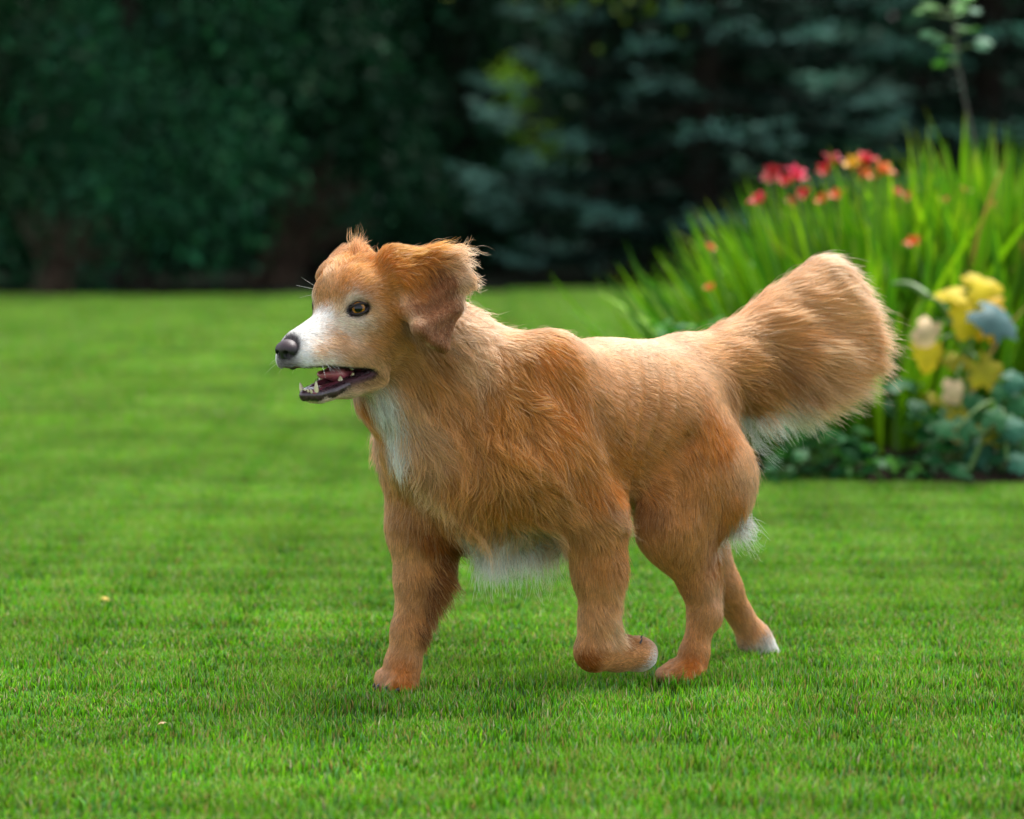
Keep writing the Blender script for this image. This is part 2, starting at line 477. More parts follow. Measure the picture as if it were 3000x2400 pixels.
# px, py, dx, dy, length cm, colour, lift, wave
COAT = [
 (628,700,.8,-.35,.5,'W',.12,0),(640,690,.7,-.5,.5,'W',.12,0),(662,672,.7,-.5,.6,'W',.12,0),(610,708,.7,-.4,.35,'W',.1,0),(690,655,.6,-.6,.6,'W',.12,0),(645,712,.85,-.1,.6,'W',.12,0),
 (668,716,.9,.05,.7,'CW',.12,0),(675,732,.9,.15,.7,'MC',.12,0),(700,722,.9,.1,.9,'MC',.12,0),(722,705,.8,.2,.9,'M',.12,0),(735,745,.8,.3,1.1,'CT',.14,0),(700,752,.9,.2,.9,'CW',.13,0),
 (645,758,.8,.35,.7,'W',.15,0),(675,768,.8,.35,.8,'WC',.15,0),(715,772,.8,.3,.9,'CWT',.15,0),(750,762,.8,.35,1.0,'TC',.15,0),(632,738,.8,.2,.5,'W',.12,0),
 (718,678,.7,.3,.7,'WC',.12,0),(728,690,.7,.3,.8,'WC',.12,0),(660,695,.7,-.3,.6,'W',.12,0),(738,672,.8,.3,.7,'WC',.12,0),(765,682,.85,.3,.8,'CW',.12,0),(705,648,.3,-.8,.6,'C',.12,0),(690,632,.2,-.9,.6,'T',.12,0),(708,622,.3,-.9,.6,'T',.12,0),(672,628,-.1,-.9,.6,'M',.12,0),(735,628,.5,-.7,.6,'WC',.14,0),(758,626,.8,-.3,.7,'WM',.14,0),(725,612,.4,-.9,.6,'TG',.12,0),(760,608,.6,-.6,.7,'G',.12,0),(785,655,.9,.1,.8,'CM',.12,0),
 (745,690,.8,.35,.9,'WCM',.12,0),(775,702,.8,.4,1.0,'CT',.14,0),(795,715,.8,.45,1.3,'T',.15,0),(815,690,.85,.35,1.3,'GT',.15,0),(830,660,.9,.3,1.2,'G',.14,0),
 (820,740,.75,.55,1.8,'T',.18,0),(850,770,.7,.6,2.2,'T',.2,.2),(800,770,.75,.5,1.5,'TC',.18,0),(805,795,.75,.45,1.8,'CT',.2,0),(860,720,.7,.6,1.9,'TG',.18,0),
 (700,590,.2,-.95,.7,'T',.14,0),(722,590,.3,-.9,.7,'G',.14,0),(690,560,-.1,-1,1.0,'M',.2,0),(740,560,.4,-.85,.8,'GO',.14,0),(770,590,.6,-.7,.9,'G',.13,0),(790,560,.7,-.6,.9,'GO',.13,0),
 (820,600,.9,-.25,1.0,'G',.13,0),(805,625,.9,-.05,1.0,'G',.13,0),(780,540,.6,-.5,1.0,'O',.16,0),(820,545,.9,-.3,1.1,'O',.16,0),
 # near ear: lifted top, folded flap
 (845,555,.75,-.55,2.5,'O',.45,.3),(870,545,.75,-.66,2.8,'O',.6,.6),(905,532,.8,-.5,3.4,'O',.65,.9),(935,530,.93,-.32,4.0,'OM',.6,1.1),(955,540,.98,-.1,4.0,'MC',.5,1.3),(974,560,.97,.05,3.4,'MC',.5,1.4),(985,585,.9,.3,3.0,'C',.45,1.4),(985,610,.85,.4,2.8,'C',.4,1.4),
 (848,585,.6,.6,2.2,'O',.2,.3),(872,570,.8,.45,2.2,'O',.2,.4),(862,590,.7,.6,2.0,'O',.16,.4),(895,575,.5,.85,1.5,'OB',.1,.3),(920,580,.35,.95,1.3,'B',.08,.2),(945,580,.3,.95,1.2,'B',.08,.2),(960,600,.15,1,1.0,'B',.07,.1),(880,592,.6,.8,1.5,'OB',.1,.3),
 (880,615,.6,.8,1.2,'OB',.1,.2),(910,615,.4,.9,1.0,'BS',.08,.1),(940,615,.25,.95,.9,'BS',.07,0),(895,650,.3,.95,.5,'S',.07,0),(915,680,.2,1,.45,'S',.07,0),(935,665,.1,1,.45,'S',.07,0),(930,710,0,1,.45,'S',.07,0),
 (880,640,.3,.95,.45,'S',.06,0),(905,660,.2,1,.4,'S',.06,0),(925,695,.1,1,.4,'S',.06,0),(900,690,.3,1,.4,'S',.06,0),(950,645,.1,1,.45,'BS',.06,0),(945,685,0,1,.4,'S',.06,0),(915,640,.2,1,.5,'S',.06,0),(915,710,.2,1,.4,'S',.06,0),(932,725,0,1,.4,'S',.06,0),
 (850,625,.45,.85,.8,'OC',.1,0),(868,670,.45,.9,.6,'SC',.1,0),
 (740,548,.1,-.98,2.8,'O',.75,1.0),(765,542,.3,-.95,3.2,'OM',.85,1.1),(720,555,-.25,-.95,2.3,'OM',.65,.8),(692,580,-.5,-.85,1.8,'MC',.6,.5),(790,548,.4,-.9,1.8,'O',.5,.6),
 # behind the ear, nape
 (990,640,.85,.35,3.2,'C',.3,1),(985,680,.75,.6,3.4,'CCM',.25,1.3),(1000,720,.55,.8,3.6,'CCM',.25,1.3),(975,745,.6,.75,3.6,'CT',.25,1),(1000,770,.4,.9,3.6,'CT',.25,1),(1030,670,.75,.6,2.4,'CM',.22,.4),(1060,700,.8,.5,2.0,'MT',.2,.2),(1040,740,.6,.75,2.8,'MT',.2,.5),
 (1090,720,.9,.3,2.2,'GM',.18,0),(1080,770,.6,.75,3.0,'G',.2,.4),(930,760,.5,.8,2.6,'TB',.2,.3),
 # throat and neck
 (800,850,.15,.95,3.6,'W',.2,.3),(820,890,.15,1,4.2,'W',.2,.3),(835,930,.15,1,4.6,'W',.2,.5),(790,880,.05,1,3.0,'WT',.2,.2),(765,855,.0,1,2.6,'O',.25,.2),(775,900,-.05,1,2.8,'OT',.25,.2),(800,940,-.05,1,2.6,'T',.22,.2),
 (860,850,.25,.95,3.6,'CT',.2,.4),(865,900,.25,.95,4.4,'TC',.2,.6),(905,800,.5,.85,3.0,'TG',.2,.3),(870,800,.55,.8,2.4,'T',.2,.2),(925,850,.35,.9,4.0,'T',.22,.6),(900,930,.2,1,4.8,'CTT',.25,.9),
 (975,820,.4,.85,4.0,'T',.22,.8),(1000,870,.3,.9,4.6,'GT',.25,1),(1040,820,.6,.7,4.0,'G',.22,.7),(1080,850,.55,.75,4.4,'G',.25,.8),(1060,900,.4,.9,4.8,'G',.28,.9),(1100,900,.5,.8,4.4,'GT',.25,.7),(960,910,.2,.95,5.0,'T',.25,.9),
 # chest
 (850,980,.1,1,3.4,'T',.25,.4),(880,980,.1,1,5.0,'CT',.28,.9),(910,1010,.1,1,5.0,'TC',.28,.9),(870,1040,.05,1,2.8,'T',.2,.2),(835,1040,-.05,1,1.8,'T',.2,0),(960,990,.15,1,5.0,'GT',.28,.9),(1020,990,.2,.95,4.8,'GT',.26,.7),
 (930,1080,.2,.95,3.4,'TG',.25,.4),(970,1070,.25,.95,4.8,'T',.26,.7),(1010,1100,.25,.95,4.8,'TC',.26,.6),(1000,1130,.2,.95,5.2,'W',.3,.5),(1040,1060,.4,.9,4.4,'G',.25,.5),(920,1130,.3,.95,3.2,'BO',.25,.3),
 # shoulder
 (1150,740,.6,.75,2.4,'O',.2,0),(1190,770,.55,.8,2.6,'OG',.2,.1),(1150,830,.5,.85,3.0,'OG',.2,.2),(1200,860,.5,.85,3.0,'O',.2,.2),(1160,920,.45,.85,3.6,'GO',.22,.4),(1220,930,.6,.75,3.2,'G',.2,.3),(1160,1000,.55,.8,3.8,'GT',.22,.5),(1100,1000,.4,.9,4.2,'GT',.24,.6),
 (1100,1070,.4,.9,4.2,'TG',.24,.5),(1180,1060,.55,.8,3.4,'T',.2,.3),(1240,1010,.7,.65,3.2,'GO',.2,.3),(1285,1020,.8,.5,3.4,'O',.22,.4),(1300,1060,.9,.4,3.6,'OC',.25,.5),(1140,1110,.4,.9,3.8,'TC',.22,.4),(1220,1110,.4,.9,2.6,'T',.18,.2),
 # back and barrel
 (1240,735,.95,.2,1.2,'MC',.12,0),(1320,722,1,.05,1.2,'MC',.12,0),(1390,722,1,.1,1.2,'MC',.12,0),(1250,770,.85,.45,1.5,'T',.13,0),(1330,770,.92,.3,1.4,'M',.12,0),(1420,770,.9,.35,1.4,'M',.12,0),(1280,830,.8,.5,2.1,'T',.15,0),
 (1360,830,.88,.4,1.9,'T',.14,0),(1440,830,.85,.5,1.8,'TM',.14,0),(1290,900,.8,.55,2.2,'TG',.16,0),(1370,900,.82,.5,2.1,'T',.15,0),(1440,900,.75,.65,2.0,'TG',.15,0),(1310,970,.8,.5,2.6,'G',.17,.1),(1390,970,.75,.6,2.3,'GT',.16,.1),
 (1330,1020,.8,.5,3.0,'GM',.2,.3),(1370,1020,.7,.6,2.6,'GT',.2,.2),(1280,950,.75,.6,2.8,'G',.18,.2),
 (1490,770,.75,.65,1.7,'MC',.14,0),(1515,830,.45,.9,1.6,'M',.16,0),(1500,880,.3,.95,2.0,'O',.16,0),(1480,930,.3,.95,2.2,'GO',.18,.2),(1525,930,.35,.95,2.0,'O',.16,0),
 # near thigh and hind leg
 (1560,960,.4,.9,2.2,'M',.18,0),(1595,1020,.3,.95,2.8,'MC',.25,.2),(1500,1000,.2,1,2.2,'GT',.16,.1),(1440,1030,.05,1,2.0,'TG',.15,.1),(1380,1080,-.15,1,1.8,'TB',.15,0),(1440,1090,-.05,1,1.8,'TG',.15,0),(1500,1080,.15,1,2.2,'TG',.17,.1),(1550,1070,.35,.95,3.0,'OG',.24,.2),
 (1565,1110,.75,.65,5.0,'W',.5,.4),(1530,1110,.3,.95,3.0,'OB',.25,.3),(1400,1150,.05,1,1.6,'T',.14,0),(1460,1150,.1,1,1.5,'T',.14,0),(1510,1180,.15,1,2.6,'BO',.25,.3),(1450,1220,.1,1,1.1,'T',.13,0),(1505,1230,.2,1,2.4,'OC',.25,.3),
 (1470,1280,.05,1,.9,'TM',.12,0),(1470,1340,0,1,.8,'T',.12,0),(1450,1400,-.1,1,.8,'O',.12,0),(1425,1410,-.2,.9,.8,'OT',.13,0),(1445,1425,0,1,.7,'O',.12,0),(1412,1430,-.4,.8,.8,'CO',.15,0),(1555,1270,.5,.85,1.1,'T',.15,0),(1590,1320,.5,.85,1.1,'MT',.18,0),(1620,1370,.6,.8,1.4,'W',.3,0),
 # belly fringe
 (1040,1145,.15,1,6,'W',.3,.4),(1090,1155,.1,1,7,'W',.3,.4),(1130,1155,.1,1,7,'W',.3,.4),(1165,1150,.1,1,6,'WT',.3,.4),(1200,1130,.2,1,3,'T',.2,.2),(1195,1165,.1,1,1.8,'T',.16,0),
 # near foreleg
 (1225,1180,.1,1,1.6,'T',.15,0),(1270,1180,.25,.95,1.8,'TG',.16,0),(1308,1180,.5,.85,2.8,'OM',.5,.3),(1308,1240,.5,.85,2.8,'M',.5,.3),(1235,1260,.08,1,1.2,'TM',.14,0),(1285,1270,.3,.95,1.6,'TM',.18,.1),(1230,1340,.05,1,.9,'TM',.13,0),(1280,1330,.4,.9,2.2,'M',.25,.2),(1298,1320,.75,.6,3.4,'C',.6,.4),
 (1235,1390,.5,.8,.8,'OB',.13,0),(1290,1390,.95,.1,.7,'T',.13,0),(1330,1385,1,.05,.5,'TM',.12,0),(1355,1392,.9,.2,.45,'T',.12,0),(1362,1372,.9,.2,.45,'TM',.12,0),(1377,1398,.9,.2,.6,'W',.2,0),(1340,1355,.95,-.2,.5,'TB',.15,0),
 # far foreleg
 (850,1180,-.05,1,1.0,'M',.14,0),(890,1180,.05,1,1.2,'TM',.14,0),(925,1180,.6,.8,3.4,'B',.8,.3),(938,1150,.6,.8,3.2,'B',.7,.3),(935,1215,.6,.8,3.6,'B',.9,.3),(922,1255,.6,.8,3.4,'B',.9,.3),(900,1195,.2,1,1.2,'T',.14,0),(890,1300,.1,1,1.0,'T',.14,0),(835,1260,-.05,1,.9,'M',.14,0),(875,1270,.05,1,1.0,'TM',.14,0),(908,1290,.5,.85,3.0,'B',.8,.3),(895,1330,.5,.85,2.4,'B',.7,.2),(835,1350,-.08,1,.8,'TM',.13,0),(870,1350,0,1,.8,'TM',.13,0),(845,1415,0,1,.8,'OT',.13,0),(808,1438,-.5,.8,.9,'CO',.2,0),(840,1450,0,1,.6,'O',.12,0),
 # tail
 (1500,745,.9,-.3,2.0,'MT',.15,0),(1560,705,.88,-.45,2.4,'M',.15,0),(1640,640,.8,-.5,2.8,'MT',.18,0),(1700,590,.8,-.45,3.0,'M',.2,0),(1740,568,.85,-.15,3.4,'MC',.25,0),(1770,590,.9,.25,4.6,'MC',.22,0),
 (1560,760,.9,.15,4.6,'T',.14,.1),(1640,700,.93,-.12,5.6,'T',.13,.1),(1710,640,.93,-.08,5.6,'TM',.13,.1),(1770,650,.97,.1,5.6,'M',.14,.1),(1820,700,.98,.12,5.2,'MT',.16,.15),
 (1540,810,.75,.6,4.4,'TB',.15,.1),(1620,770,.88,.35,5.4,'TB',.14,.2),(1700,730,.95,.15,6.2,'T',.13,.15),(1780,740,.97,.15,5.8,'T',.14,.15),(1600,830,.7,.7,5.6,'T',.15,.2),(1680,810,.85,.45,6.0,'TB',.14,.15),(1760,800,.93,.3,5.8,'TM',.14,.15),
 (1800,790,.95,.22,5.2,'M',.16,.15),(1700,850,.8,.45,5.2,'MC',.18,.2),(1760,840,.93,.25,5.0,'MC',.18,.2),(1610,862,.5,.85,6.0,'W',.25,.4),(1650,858,.7,.6,5.5,'CW',.2,.3),(1585,815,.7,.7,4.5,'TB',.2,.2),
]
CP = np.array([c[:2] for c in COAT], float)
# find each sample's point on the skin: the nearest-to-camera vertex close to that bearing
dv = DV - CAM
zc = dv @ FWD
vu = (1500 + FPX * dv[:, 0] / zc) / K; vv = (1200 - FPX * (dv @ UP) / zc) / K
cpos = np.zeros((len(COAT), 3))
for i, (px, py) in enumerate(CP):
    d2 = (vu - px) ** 2 + (vv - py) ** 2
    rr = max(d2.min() * 1.3, 36.0)
    cand = np.where(d2 <= rr)[0]
    cpos[i] = DV[cand[np.argmin(zc[cand])]]
cdir = np.array([[c[2], 0, -c[3]] for c in COAT]); cdir /= np.linalg.norm(cdir, axis=1, keepdims=True)
cattr = np.concatenate([cdir, np.array([[c[4] * .01, c[6], c[7]] for c in COAT]), np.array([pal(c[5]) for c in COAT])], 1)
# the far half of the body wears the same coat mirrored in its own middle plane
lat = (cpos - BO) @ BL
mir = (lat > .04) & (CP[:, 1] > 700) & (CP[:, 0] > 1050) & (CP[:, 0] < 1440)
mpos = cpos[mir] - 2 * np.outer(lat[mir], BL)
mdir = cdir[mir] - 0 * cdir[mir]
cpos = np.concatenate([cpos, mpos]); cattr = np.concatenate([cattr, cattr[mir]])
hlat = (cpos[:len(CP)] - HO) @ HL
mirh = (hlat > .012) & (CP[:, 1] < 800) & (CP[:, 0] < 800)
hm = cpos[:len(CP)][mirh] - 2 * np.outer(hlat[mirh], HL)
cpos = np.concatenate([cpos, hm]); cattr = np.concatenate([cattr, cattr[:len(CP)][mirh]])
def coat(P, chunk=20000):
    out = np.empty((len(P), cattr.shape[1]))
    c2_ = (cpos ** 2).sum(1)
    for s in range(0, len(P), chunk):
        Q = P[s:s + chunk]
        d2 = np.maximum((Q ** 2).sum(1)[:, None] + c2_[None] - 2 * Q @ cpos.T, 0) + 2.0e-5
        w = 1.0 / d2 ** 2.2
        w /= w.sum(1, keepdims=True)
        out[s:s + chunk] = w @ cattr
    return out
VA = coat(DV)
# bare and dark places: eyelids, lips, mouth, nose
NOSE_C = Hm(234, 1030)
def smooth01(x): x = np.clip(x, 0, 1); return x * x * (3 - 2 * x)
kd_col = np.array(PAL['K']); mucosa = np.array((.17, .034, .055))
mh = (DV - _o) @ HF; mv = DV[:, 2] - _o[2]; ml = (DV - _o) @ HL
mt = np.clip((mh * _ex + mv * _ev) / (_ex ** 2 + _ev ** 2), 0, 1.2)
md = np.sqrt((mh - mt * _ex) ** 2 + (mv - mt * _ev) ** 2) - (.0035 + .0125 * np.minimum(mt * 1.25, 1.0))
near_mouth = (np.abs(ml) < .075) & (mh > -.02)
lower = mv < mt * _ev
lipw = np.where(lower, .013, .0035)
LIP = np.where(near_mouth, 1 - smooth01((md - lipw * .4) / lipw), 0.0)
inner = near_mouth & (md < .004) & (np.abs(ml) < .024)
def eyed(E, s):
    q = DV - E - HL * .004 * s + HF * -.001
    q = q + np.outer(q @ UPV, UPV) * .40 + np.outer((q @ HF), UPV) * .30 - np.outer(q @ HF, HF) * .24
    return np.linalg.norm(q, axis=1)
eye_d = np.minimum(eyed(EYE_N, 1), eyed(EYE_F, -1))
EYEM = 1 - smooth01((eye_d - .0160) / .0045)
nose_d = np.linalg.norm((DV - NOSE_C) / 1.0, axis=1)
NOSEM = 1 - smooth01((nose_d - .021) / .006)
chin = Hm(262, 1135)
CHM = (1 - smooth01((np.linalg.norm(DV - chin, axis=1) - .018) / .014)) * .85
DARK = np.maximum.reduce([LIP, EYEM, NOSEM, CHM])
VCOL = VA[:, 6:9] * (1 - DARK[:, None]) + kd_col * DARK[:, None]
VCOL[inner] = mucosa
low_lip = (LIP > .5) & lower & ~inner
VCOL[low_lip] = VCOL[low_lip] * .5 + np.array((.13, .030, .048)) * .5
# pale rim along the edges of the near ear flap
def seg_d(P, A, B):
    e = B - A; t = np.clip((P - A) @ e / (e @ e), 0, 1)[:, None]
    return np.linalg.norm(P - A - t * e, axis=1)
rim = [Hd(1590, 500, .106), Hd(1545, 720, .112), Hd(1455, 1020, .116), Hd(1350, 980, .116), Hd(1255, 875, .112), Hd(1165, 740, .088), Hd(1115, 590, .076)]
RIM = np.zeros(len(DV))
near_ear = DV[np.linalg.norm(DV - Hd(1400, 750, .09), axis=1) < .12]
for a, b in zip(rim, rim[1:]):
    m_ = (a + b) / 2
    out_ = seg_d(DV, a, b)
    RIM = np.maximum(RIM, (1 - smooth01((out_ - .0052) / .0016)) * .7)
# only the outward edge of the slab, not its faces
flapn = np.cross(rim[0] - rim[2], rim[4] - rim[2]); flapn /= np.linalg.norm(flapn)
RIM *= smooth01((.75 - np.abs(DN @ flapn)) / .35)
VCOL = VCOL * (1 - RIM[:, None]) + np.array(PAL['C']) * RIM[:, None]
BARE = np.maximum.reduce([LIP, EYEM, NOSEM])
VLEN = VA[:, 3] * (1 - BARE) + .0012 * BARE
VLEN = np.where((VA[:, 3] > .02) & (DV[:, 2] < .035), .01, VLEN)

skin_mat, nt, p = new_mat('dog_skin')
at = nt.nodes.new('ShaderNodeAttribute'); at.attribute_name = 'col'
nt.links.new(at.outputs['Color'], p.inputs['Base Color'])
p.inputs['Roughness'].default_value = .6
p.inputs['Specular IOR Level'].default_value = .35
body_me = mesh_np('dog', DV, DQ, skin_mat, VCOL * .8)
dog = link('dog', body_me)
tag(dog, 'golden tan dog with white muzzle trotting across the lawn, mouth open and bushy tail raised', 'dog')

# ---- fur strands
def grow(n_hair, npt, seed, sel=None, len_mul=1.0, clump_size=.0075, clump=.55, rad=.00030, lift_add=0.0, cvar=.14, wave_add=0.0):
    g = np.random.default_rng(seed)
    tri_i = np.concatenate([DQ[:, [0, 1, 2]], DQ[:, [0, 2, 3]]])
    A, B, C = DV[tri_i[:, 0]], DV[tri_i[:, 1]], DV[tri_i[:, 2]]
    area = np.linalg.norm(np.cross(B - A, C - A), axis=1)
    bare = BARE[tri_i].mean(1)
    w = area * (1 - .9 * bare)
    w[inner[tri_i].any(1)] = 0
    # short coat needs more, finer hairs than long coat
    ln = VLEN[tri_i].mean(1)
    w *= np.clip(.022 / (ln + .006), .55, 2.2)
    view = ((DN[tri_i[:, 0]]) @ (-FWD)) > -.35
    w *= np.where(view, 1.0, .45)
    if sel is not None: w *= sel[tri_i].mean(1)
    T = g.choice(len(tri_i), n_hair, p=w / w.sum())
    r1, r2 = np.sqrt(g.random(n_hair)), g.random(n_hair)
    bc = np.stack([1 - r1, r1 * (1 - r2), r1 * r2], 1)
    ti = tri_i[T]
    def ip(arr): return (arr[ti] * (bc[:, :, None] if arr.ndim == 2 else bc)).sum(1)
    P = ip(DV); N = normal_at(P)
    att = ip(VA)
    cj = coat(P + g.normal(0, .0055, P.shape))[:, 6:9]        # neighbouring colours mingle hair by hair
    dk = ip(DARK)[:, None]; rm = ip(RIM)[:, None]
    col = cj * (1 - dk) + kd_col * dk; col = col * (1 - rm) + np.array(PAL['C']) * rm
    L = ip(VLEN); L = L * len_mul * np.clip(g.normal(1, .2 + .16 * np.clip((L - .02) / .03, 0, 1)), .3, 1.8)
    # patchy variation of the coat
    ph = np.sin(P @ np.array([31., 17., 23.])) * np.sin(P @ np.array([-13., 37., 29.]) + 1.3) + .6 * np.sin(P @ np.array([71., -43., 57.]) + 2)
    D = att[:, :3].copy()
    sw = ph[:, None] * (.18 + .40 * np.clip((L[:, None] - .028) / .02, 0, 1) * np.clip(att[:, 5:6] / .5, 0, 1))
    D = D + sw * np.cross(N, D) + g.normal(0, .10, D.shape)
    lift = att[:, 4] + lift_add + np.abs(g.normal(0, .06, n_hair)); wave = att[:, 5] + wave_add
    pts = np.empty((n_hair, npt, 3)); pts[:, 0] = P - N * .0012
    cur = pts[:, 0].copy(); step = (L / (npt - 1))[:, None]
    Nn = N.copy()
    for k in range(1, npt):
        t = k / (npt - 1)
        Tn = D - (D * Nn).sum(1, keepdims=True) * Nn
        Tn /= np.linalg.norm(Tn, axis=1, keepdims=True) + 1e-9
        lf = (lift * (1.25 - .9 * t) + .12 * (1 - t))[:, None]
        d = Tn + Nn * lf
        d /= np.linalg.norm(d, axis=1, keepdims=True)
        free = np.clip((dist_at(cur) - .010) / .012, 0, 1)[:, None] * 1.0
        df = D / (np.linalg.norm(D, axis=1, keepdims=True) + 1e-9)
        df = df + np.array([0, 0, -.25]) * t
        d = d * (1 - free) + df * free
        d /= np.linalg.norm(d, axis=1, keepdims=True) + 1e-9
        cur = cur + d * step
        dd = dist_at(cur)
        Nn2 = normal_at(cur)
        push = np.maximum(.0012 + .0010 * t - dd, 0)[:, None]
        cur = cur + Nn2 * push
        ok = (dd < .05)[:, None]
        Nn = np.where(ok, Nn2, Nn)
        pts[:, k] = cur
    # clumping: hairs lean towards the tip of a nearby leader hair
    nc = max(50, int(n_hair * 0 + 0.9 / clump_size ** 2 * .55))
    nc = min(nc, n_hair // 6)
    kdt = kdtree.KDTree(nc)
    for i in range(nc): kdt.insert(P[i], i)
    kdt.balance()
    near = np.fromiter((kdt.find(q)[1] for q in P.tolist()), dtype=np.int64, count=n_hair)
    tt = np.linspace(0, 1, npt)[None, :, None]
    cl = ((.22 + .78 * np.clip(wave / .5, 0, 1)) * np.clip(clump * np.clip((L - .010) / .022, .06, 1.25), 0, .8) * g.uniform(.5, 1.0, n_hair))[:, None, None]
    lead = pts[near]; off = P - P[near]
    ratio = np.clip(L / (L[near] + 1e-6), .3, 1.15)[:, None, None]
    tgt = P[:, None, :] + (lead - lead[:, :1]) * ratio - off[:, None, :] * tt ** 1.2 * .9
    pts = pts + (tgt - pts) * cl * tt ** 1.1
    # waves, shared within a clump
    phs = (near * 2.399)[:, None]; amp = (wave * L * .085)[:, None] * g.uniform(.6, 1.2, n_hair)[:, None]
    t1 = np.linspace(0, 1, npt)[None, :]
    s1 = np.sin(phs + t1 * 2 * np.pi * 1.25) * t1 * amp; s2 = np.cos(phs * 1.7 + t1 * 2 * np.pi * 1.1) * t1 * amp * .6
    Bn = np.cross(N, D); Bn /= np.linalg.norm(Bn, axis=1, keepdims=True) + 1e-9
    pts += s1[:, :, None] * Bn[:, None, :] + s2[:, :, None] * N[:, None, :]
    hv = g.normal(1, .20, n_hair) * (1 + cvar * np.sin(near * 1.713)) * (1 + .07 * ph)
    col = col * np.clip(hv, .5, 1.5)[:, None]
    # a few pale guard hairs
    pale = g.random(n_hair) < .08
    col[pale] = col[pale] * .55 + np.array(PAL['C']) * .45 * (1 - np.minimum(1, 4 * BARE[ti[pale, 0]]))[:, None]
    rr = rad * (1 - tt[..., 0] ** 2 * .85) * np.clip(.75 + L[:, None] * 10, .75, 1.25)
    return pts, np.broadcast_to(rr, (n_hair, npt)), np.clip(col, .005, .95)

def curves_obj(name, pts, rad, col, mat, parent):
    n, m, _ = pts.shape
    cu = bpy.data.hair_curves.new(name)
    cu.add_curves([m] * n)
    cu.attributes['position'].data.foreach_set('vector', np.ascontiguousarray(pts, dtype=np.float32).ravel())
    ra = cu.attributes.get('radius') or cu.attributes.new('radius', 'FLOAT', 'POINT')
    ra.data.foreach_set('value', np.ascontiguousarray(rad, dtype=np.float32).ravel())
    ca = cu.attributes.new('col', 'FLOAT_COLOR', 'CURVE')
    c4 = np.ones((n, 4), np.float32); c4[:, :3] = col
    ca.data.foreach_set('color', c4.ravel())
    cu.materials.append(mat)
    o = bpy.data.objects.new(name, cu)
    COL.objects.link(o)
    if parent: o.parent = parent
    return o

fur_mat = bpy.data.materials.new('fur'); fur_mat.use_nodes = True
nt = fur_mat.node_tree; nt.nodes.remove(nt.nodes['Principled BSDF'])
at = nt.nodes.new('ShaderNodeAttribute'); at.attribute_name = 'col'
hi = nt.nodes.new('ShaderNodeHairInfo')
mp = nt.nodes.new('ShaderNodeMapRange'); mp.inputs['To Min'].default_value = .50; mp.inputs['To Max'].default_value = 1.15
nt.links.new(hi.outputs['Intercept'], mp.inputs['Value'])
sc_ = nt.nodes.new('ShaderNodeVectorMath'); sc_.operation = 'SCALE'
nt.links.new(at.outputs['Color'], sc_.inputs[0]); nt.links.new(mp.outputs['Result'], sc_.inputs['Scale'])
hb = nt.nodes.new('ShaderNodeBsdfHairPrincipled')
hb.model = 'CHIANG'; hb.parametrization = 'COLOR'
nt.links.new(sc_.outputs['Vector'], hb.inputs['Color'])
hb.inputs['Roughness'].default_value = .5
hb.inputs['IOR'].default_value = 1.4
hb.inputs['Radial Roughness'].default_value = .6
hb.inputs['Random Roughness'].default_value = .1
df = nt.nodes.new('ShaderNodeBsdfDiffuse'); nt.links.new(sc_.outputs['Vector'], df.inputs['Color'])
mxs = nt.nodes.new('ShaderNodeMixShader'); mxs.inputs['Fac'].default_value = .55
nt.links.new(hb.outputs['BSDF'], mxs.inputs[1]); nt.links.new(df.outputs['BSDF'], mxs.inputs[2])
nt.links.new(mxs.outputs['Shader'], nt.nodes['Material Output'].inputs['Surface'])

N_FUR = 330000
pts, rad, col = grow(N_FUR, 7, 11)
# tousled longer locks of the neck, chest, tail and feathering lie over the coat
sel = smooth01((VLEN - .024) / .012)
p2, r2_, c2_ = grow(36000, 7, 12, sel=sel, len_mul=1.12, clump_size=.017, clump=1.0, rad=.00032, lift_add=.06, cvar=.28, wave_add=.2)
pts = np.concatenate([pts, p2]); rad = np.concatenate([rad, r2_]); col = np.concatenate([col, c2_])
# single long hairs that stand off the outline
p3, r3_, c3_ = grow(2600, 7, 13, sel=smooth01((VLEN - .010) / .01) * (1 - smooth01((VLEN - .036) / .01) * .7), len_mul=1.35, clump=.1, rad=.00016, lift_add=.30, wave_add=.4)
pts = np.concatenate([pts, p3]); rad = np.concatenate([rad, r3_]); col = np.concatenate([col, c3_ * .6 + np.array(PAL['C']) * .4])
# pale locks that hang from under the root of the tail and behind the thigh
wl = []
gw = np.random.default_rng(17)
for (ax, ay, bx_, by_, n_, sp_) in ((1566, 868, 1648, 978, 26, .005), (1576, 868, 1612, 955, 16, .006), (1558, 862, 1598, 990, 12, .005), (1604, 876, 1660, 915, 22, .012), (1555, 1095, 1602, 1150, 30, .014)):
    A_ = S(ax, ay, .01 if ay < 1000 else .07); B_ = S(bx_, by_, .01 if ay < 1000 else .07)
    for i in range(n_):
        t_ = np.linspace(0, 1, 7)[:, None]; l_ = gw.uniform(.6, 1.1)
        a0 = A_ + gw.normal(0, sp_, 3) * .8; d_ = (B_ - A_) * l_ + gw.normal(0, sp_ * .9, 3)
        wl.append(a0 + d_ * t_ + np.array([0, 0, -.022]) * np.sin(t_ * np.pi) + BF * (.010 * np.sin(t_ * 5 + ax)) * t_)
wl = np.array(wl)
pts = np.concatenate([pts, wl]); rad = np.concatenate([rad, np.linspace(.00026, .00005, 7)[None].repeat(len(wl), 0)])
col = np.concatenate([col, np.array(PAL['W']) * gw.uniform(.75, 1.0, (len(wl), 1))])
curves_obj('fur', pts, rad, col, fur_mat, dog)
print('fur', round(time.time() - T0, 1))
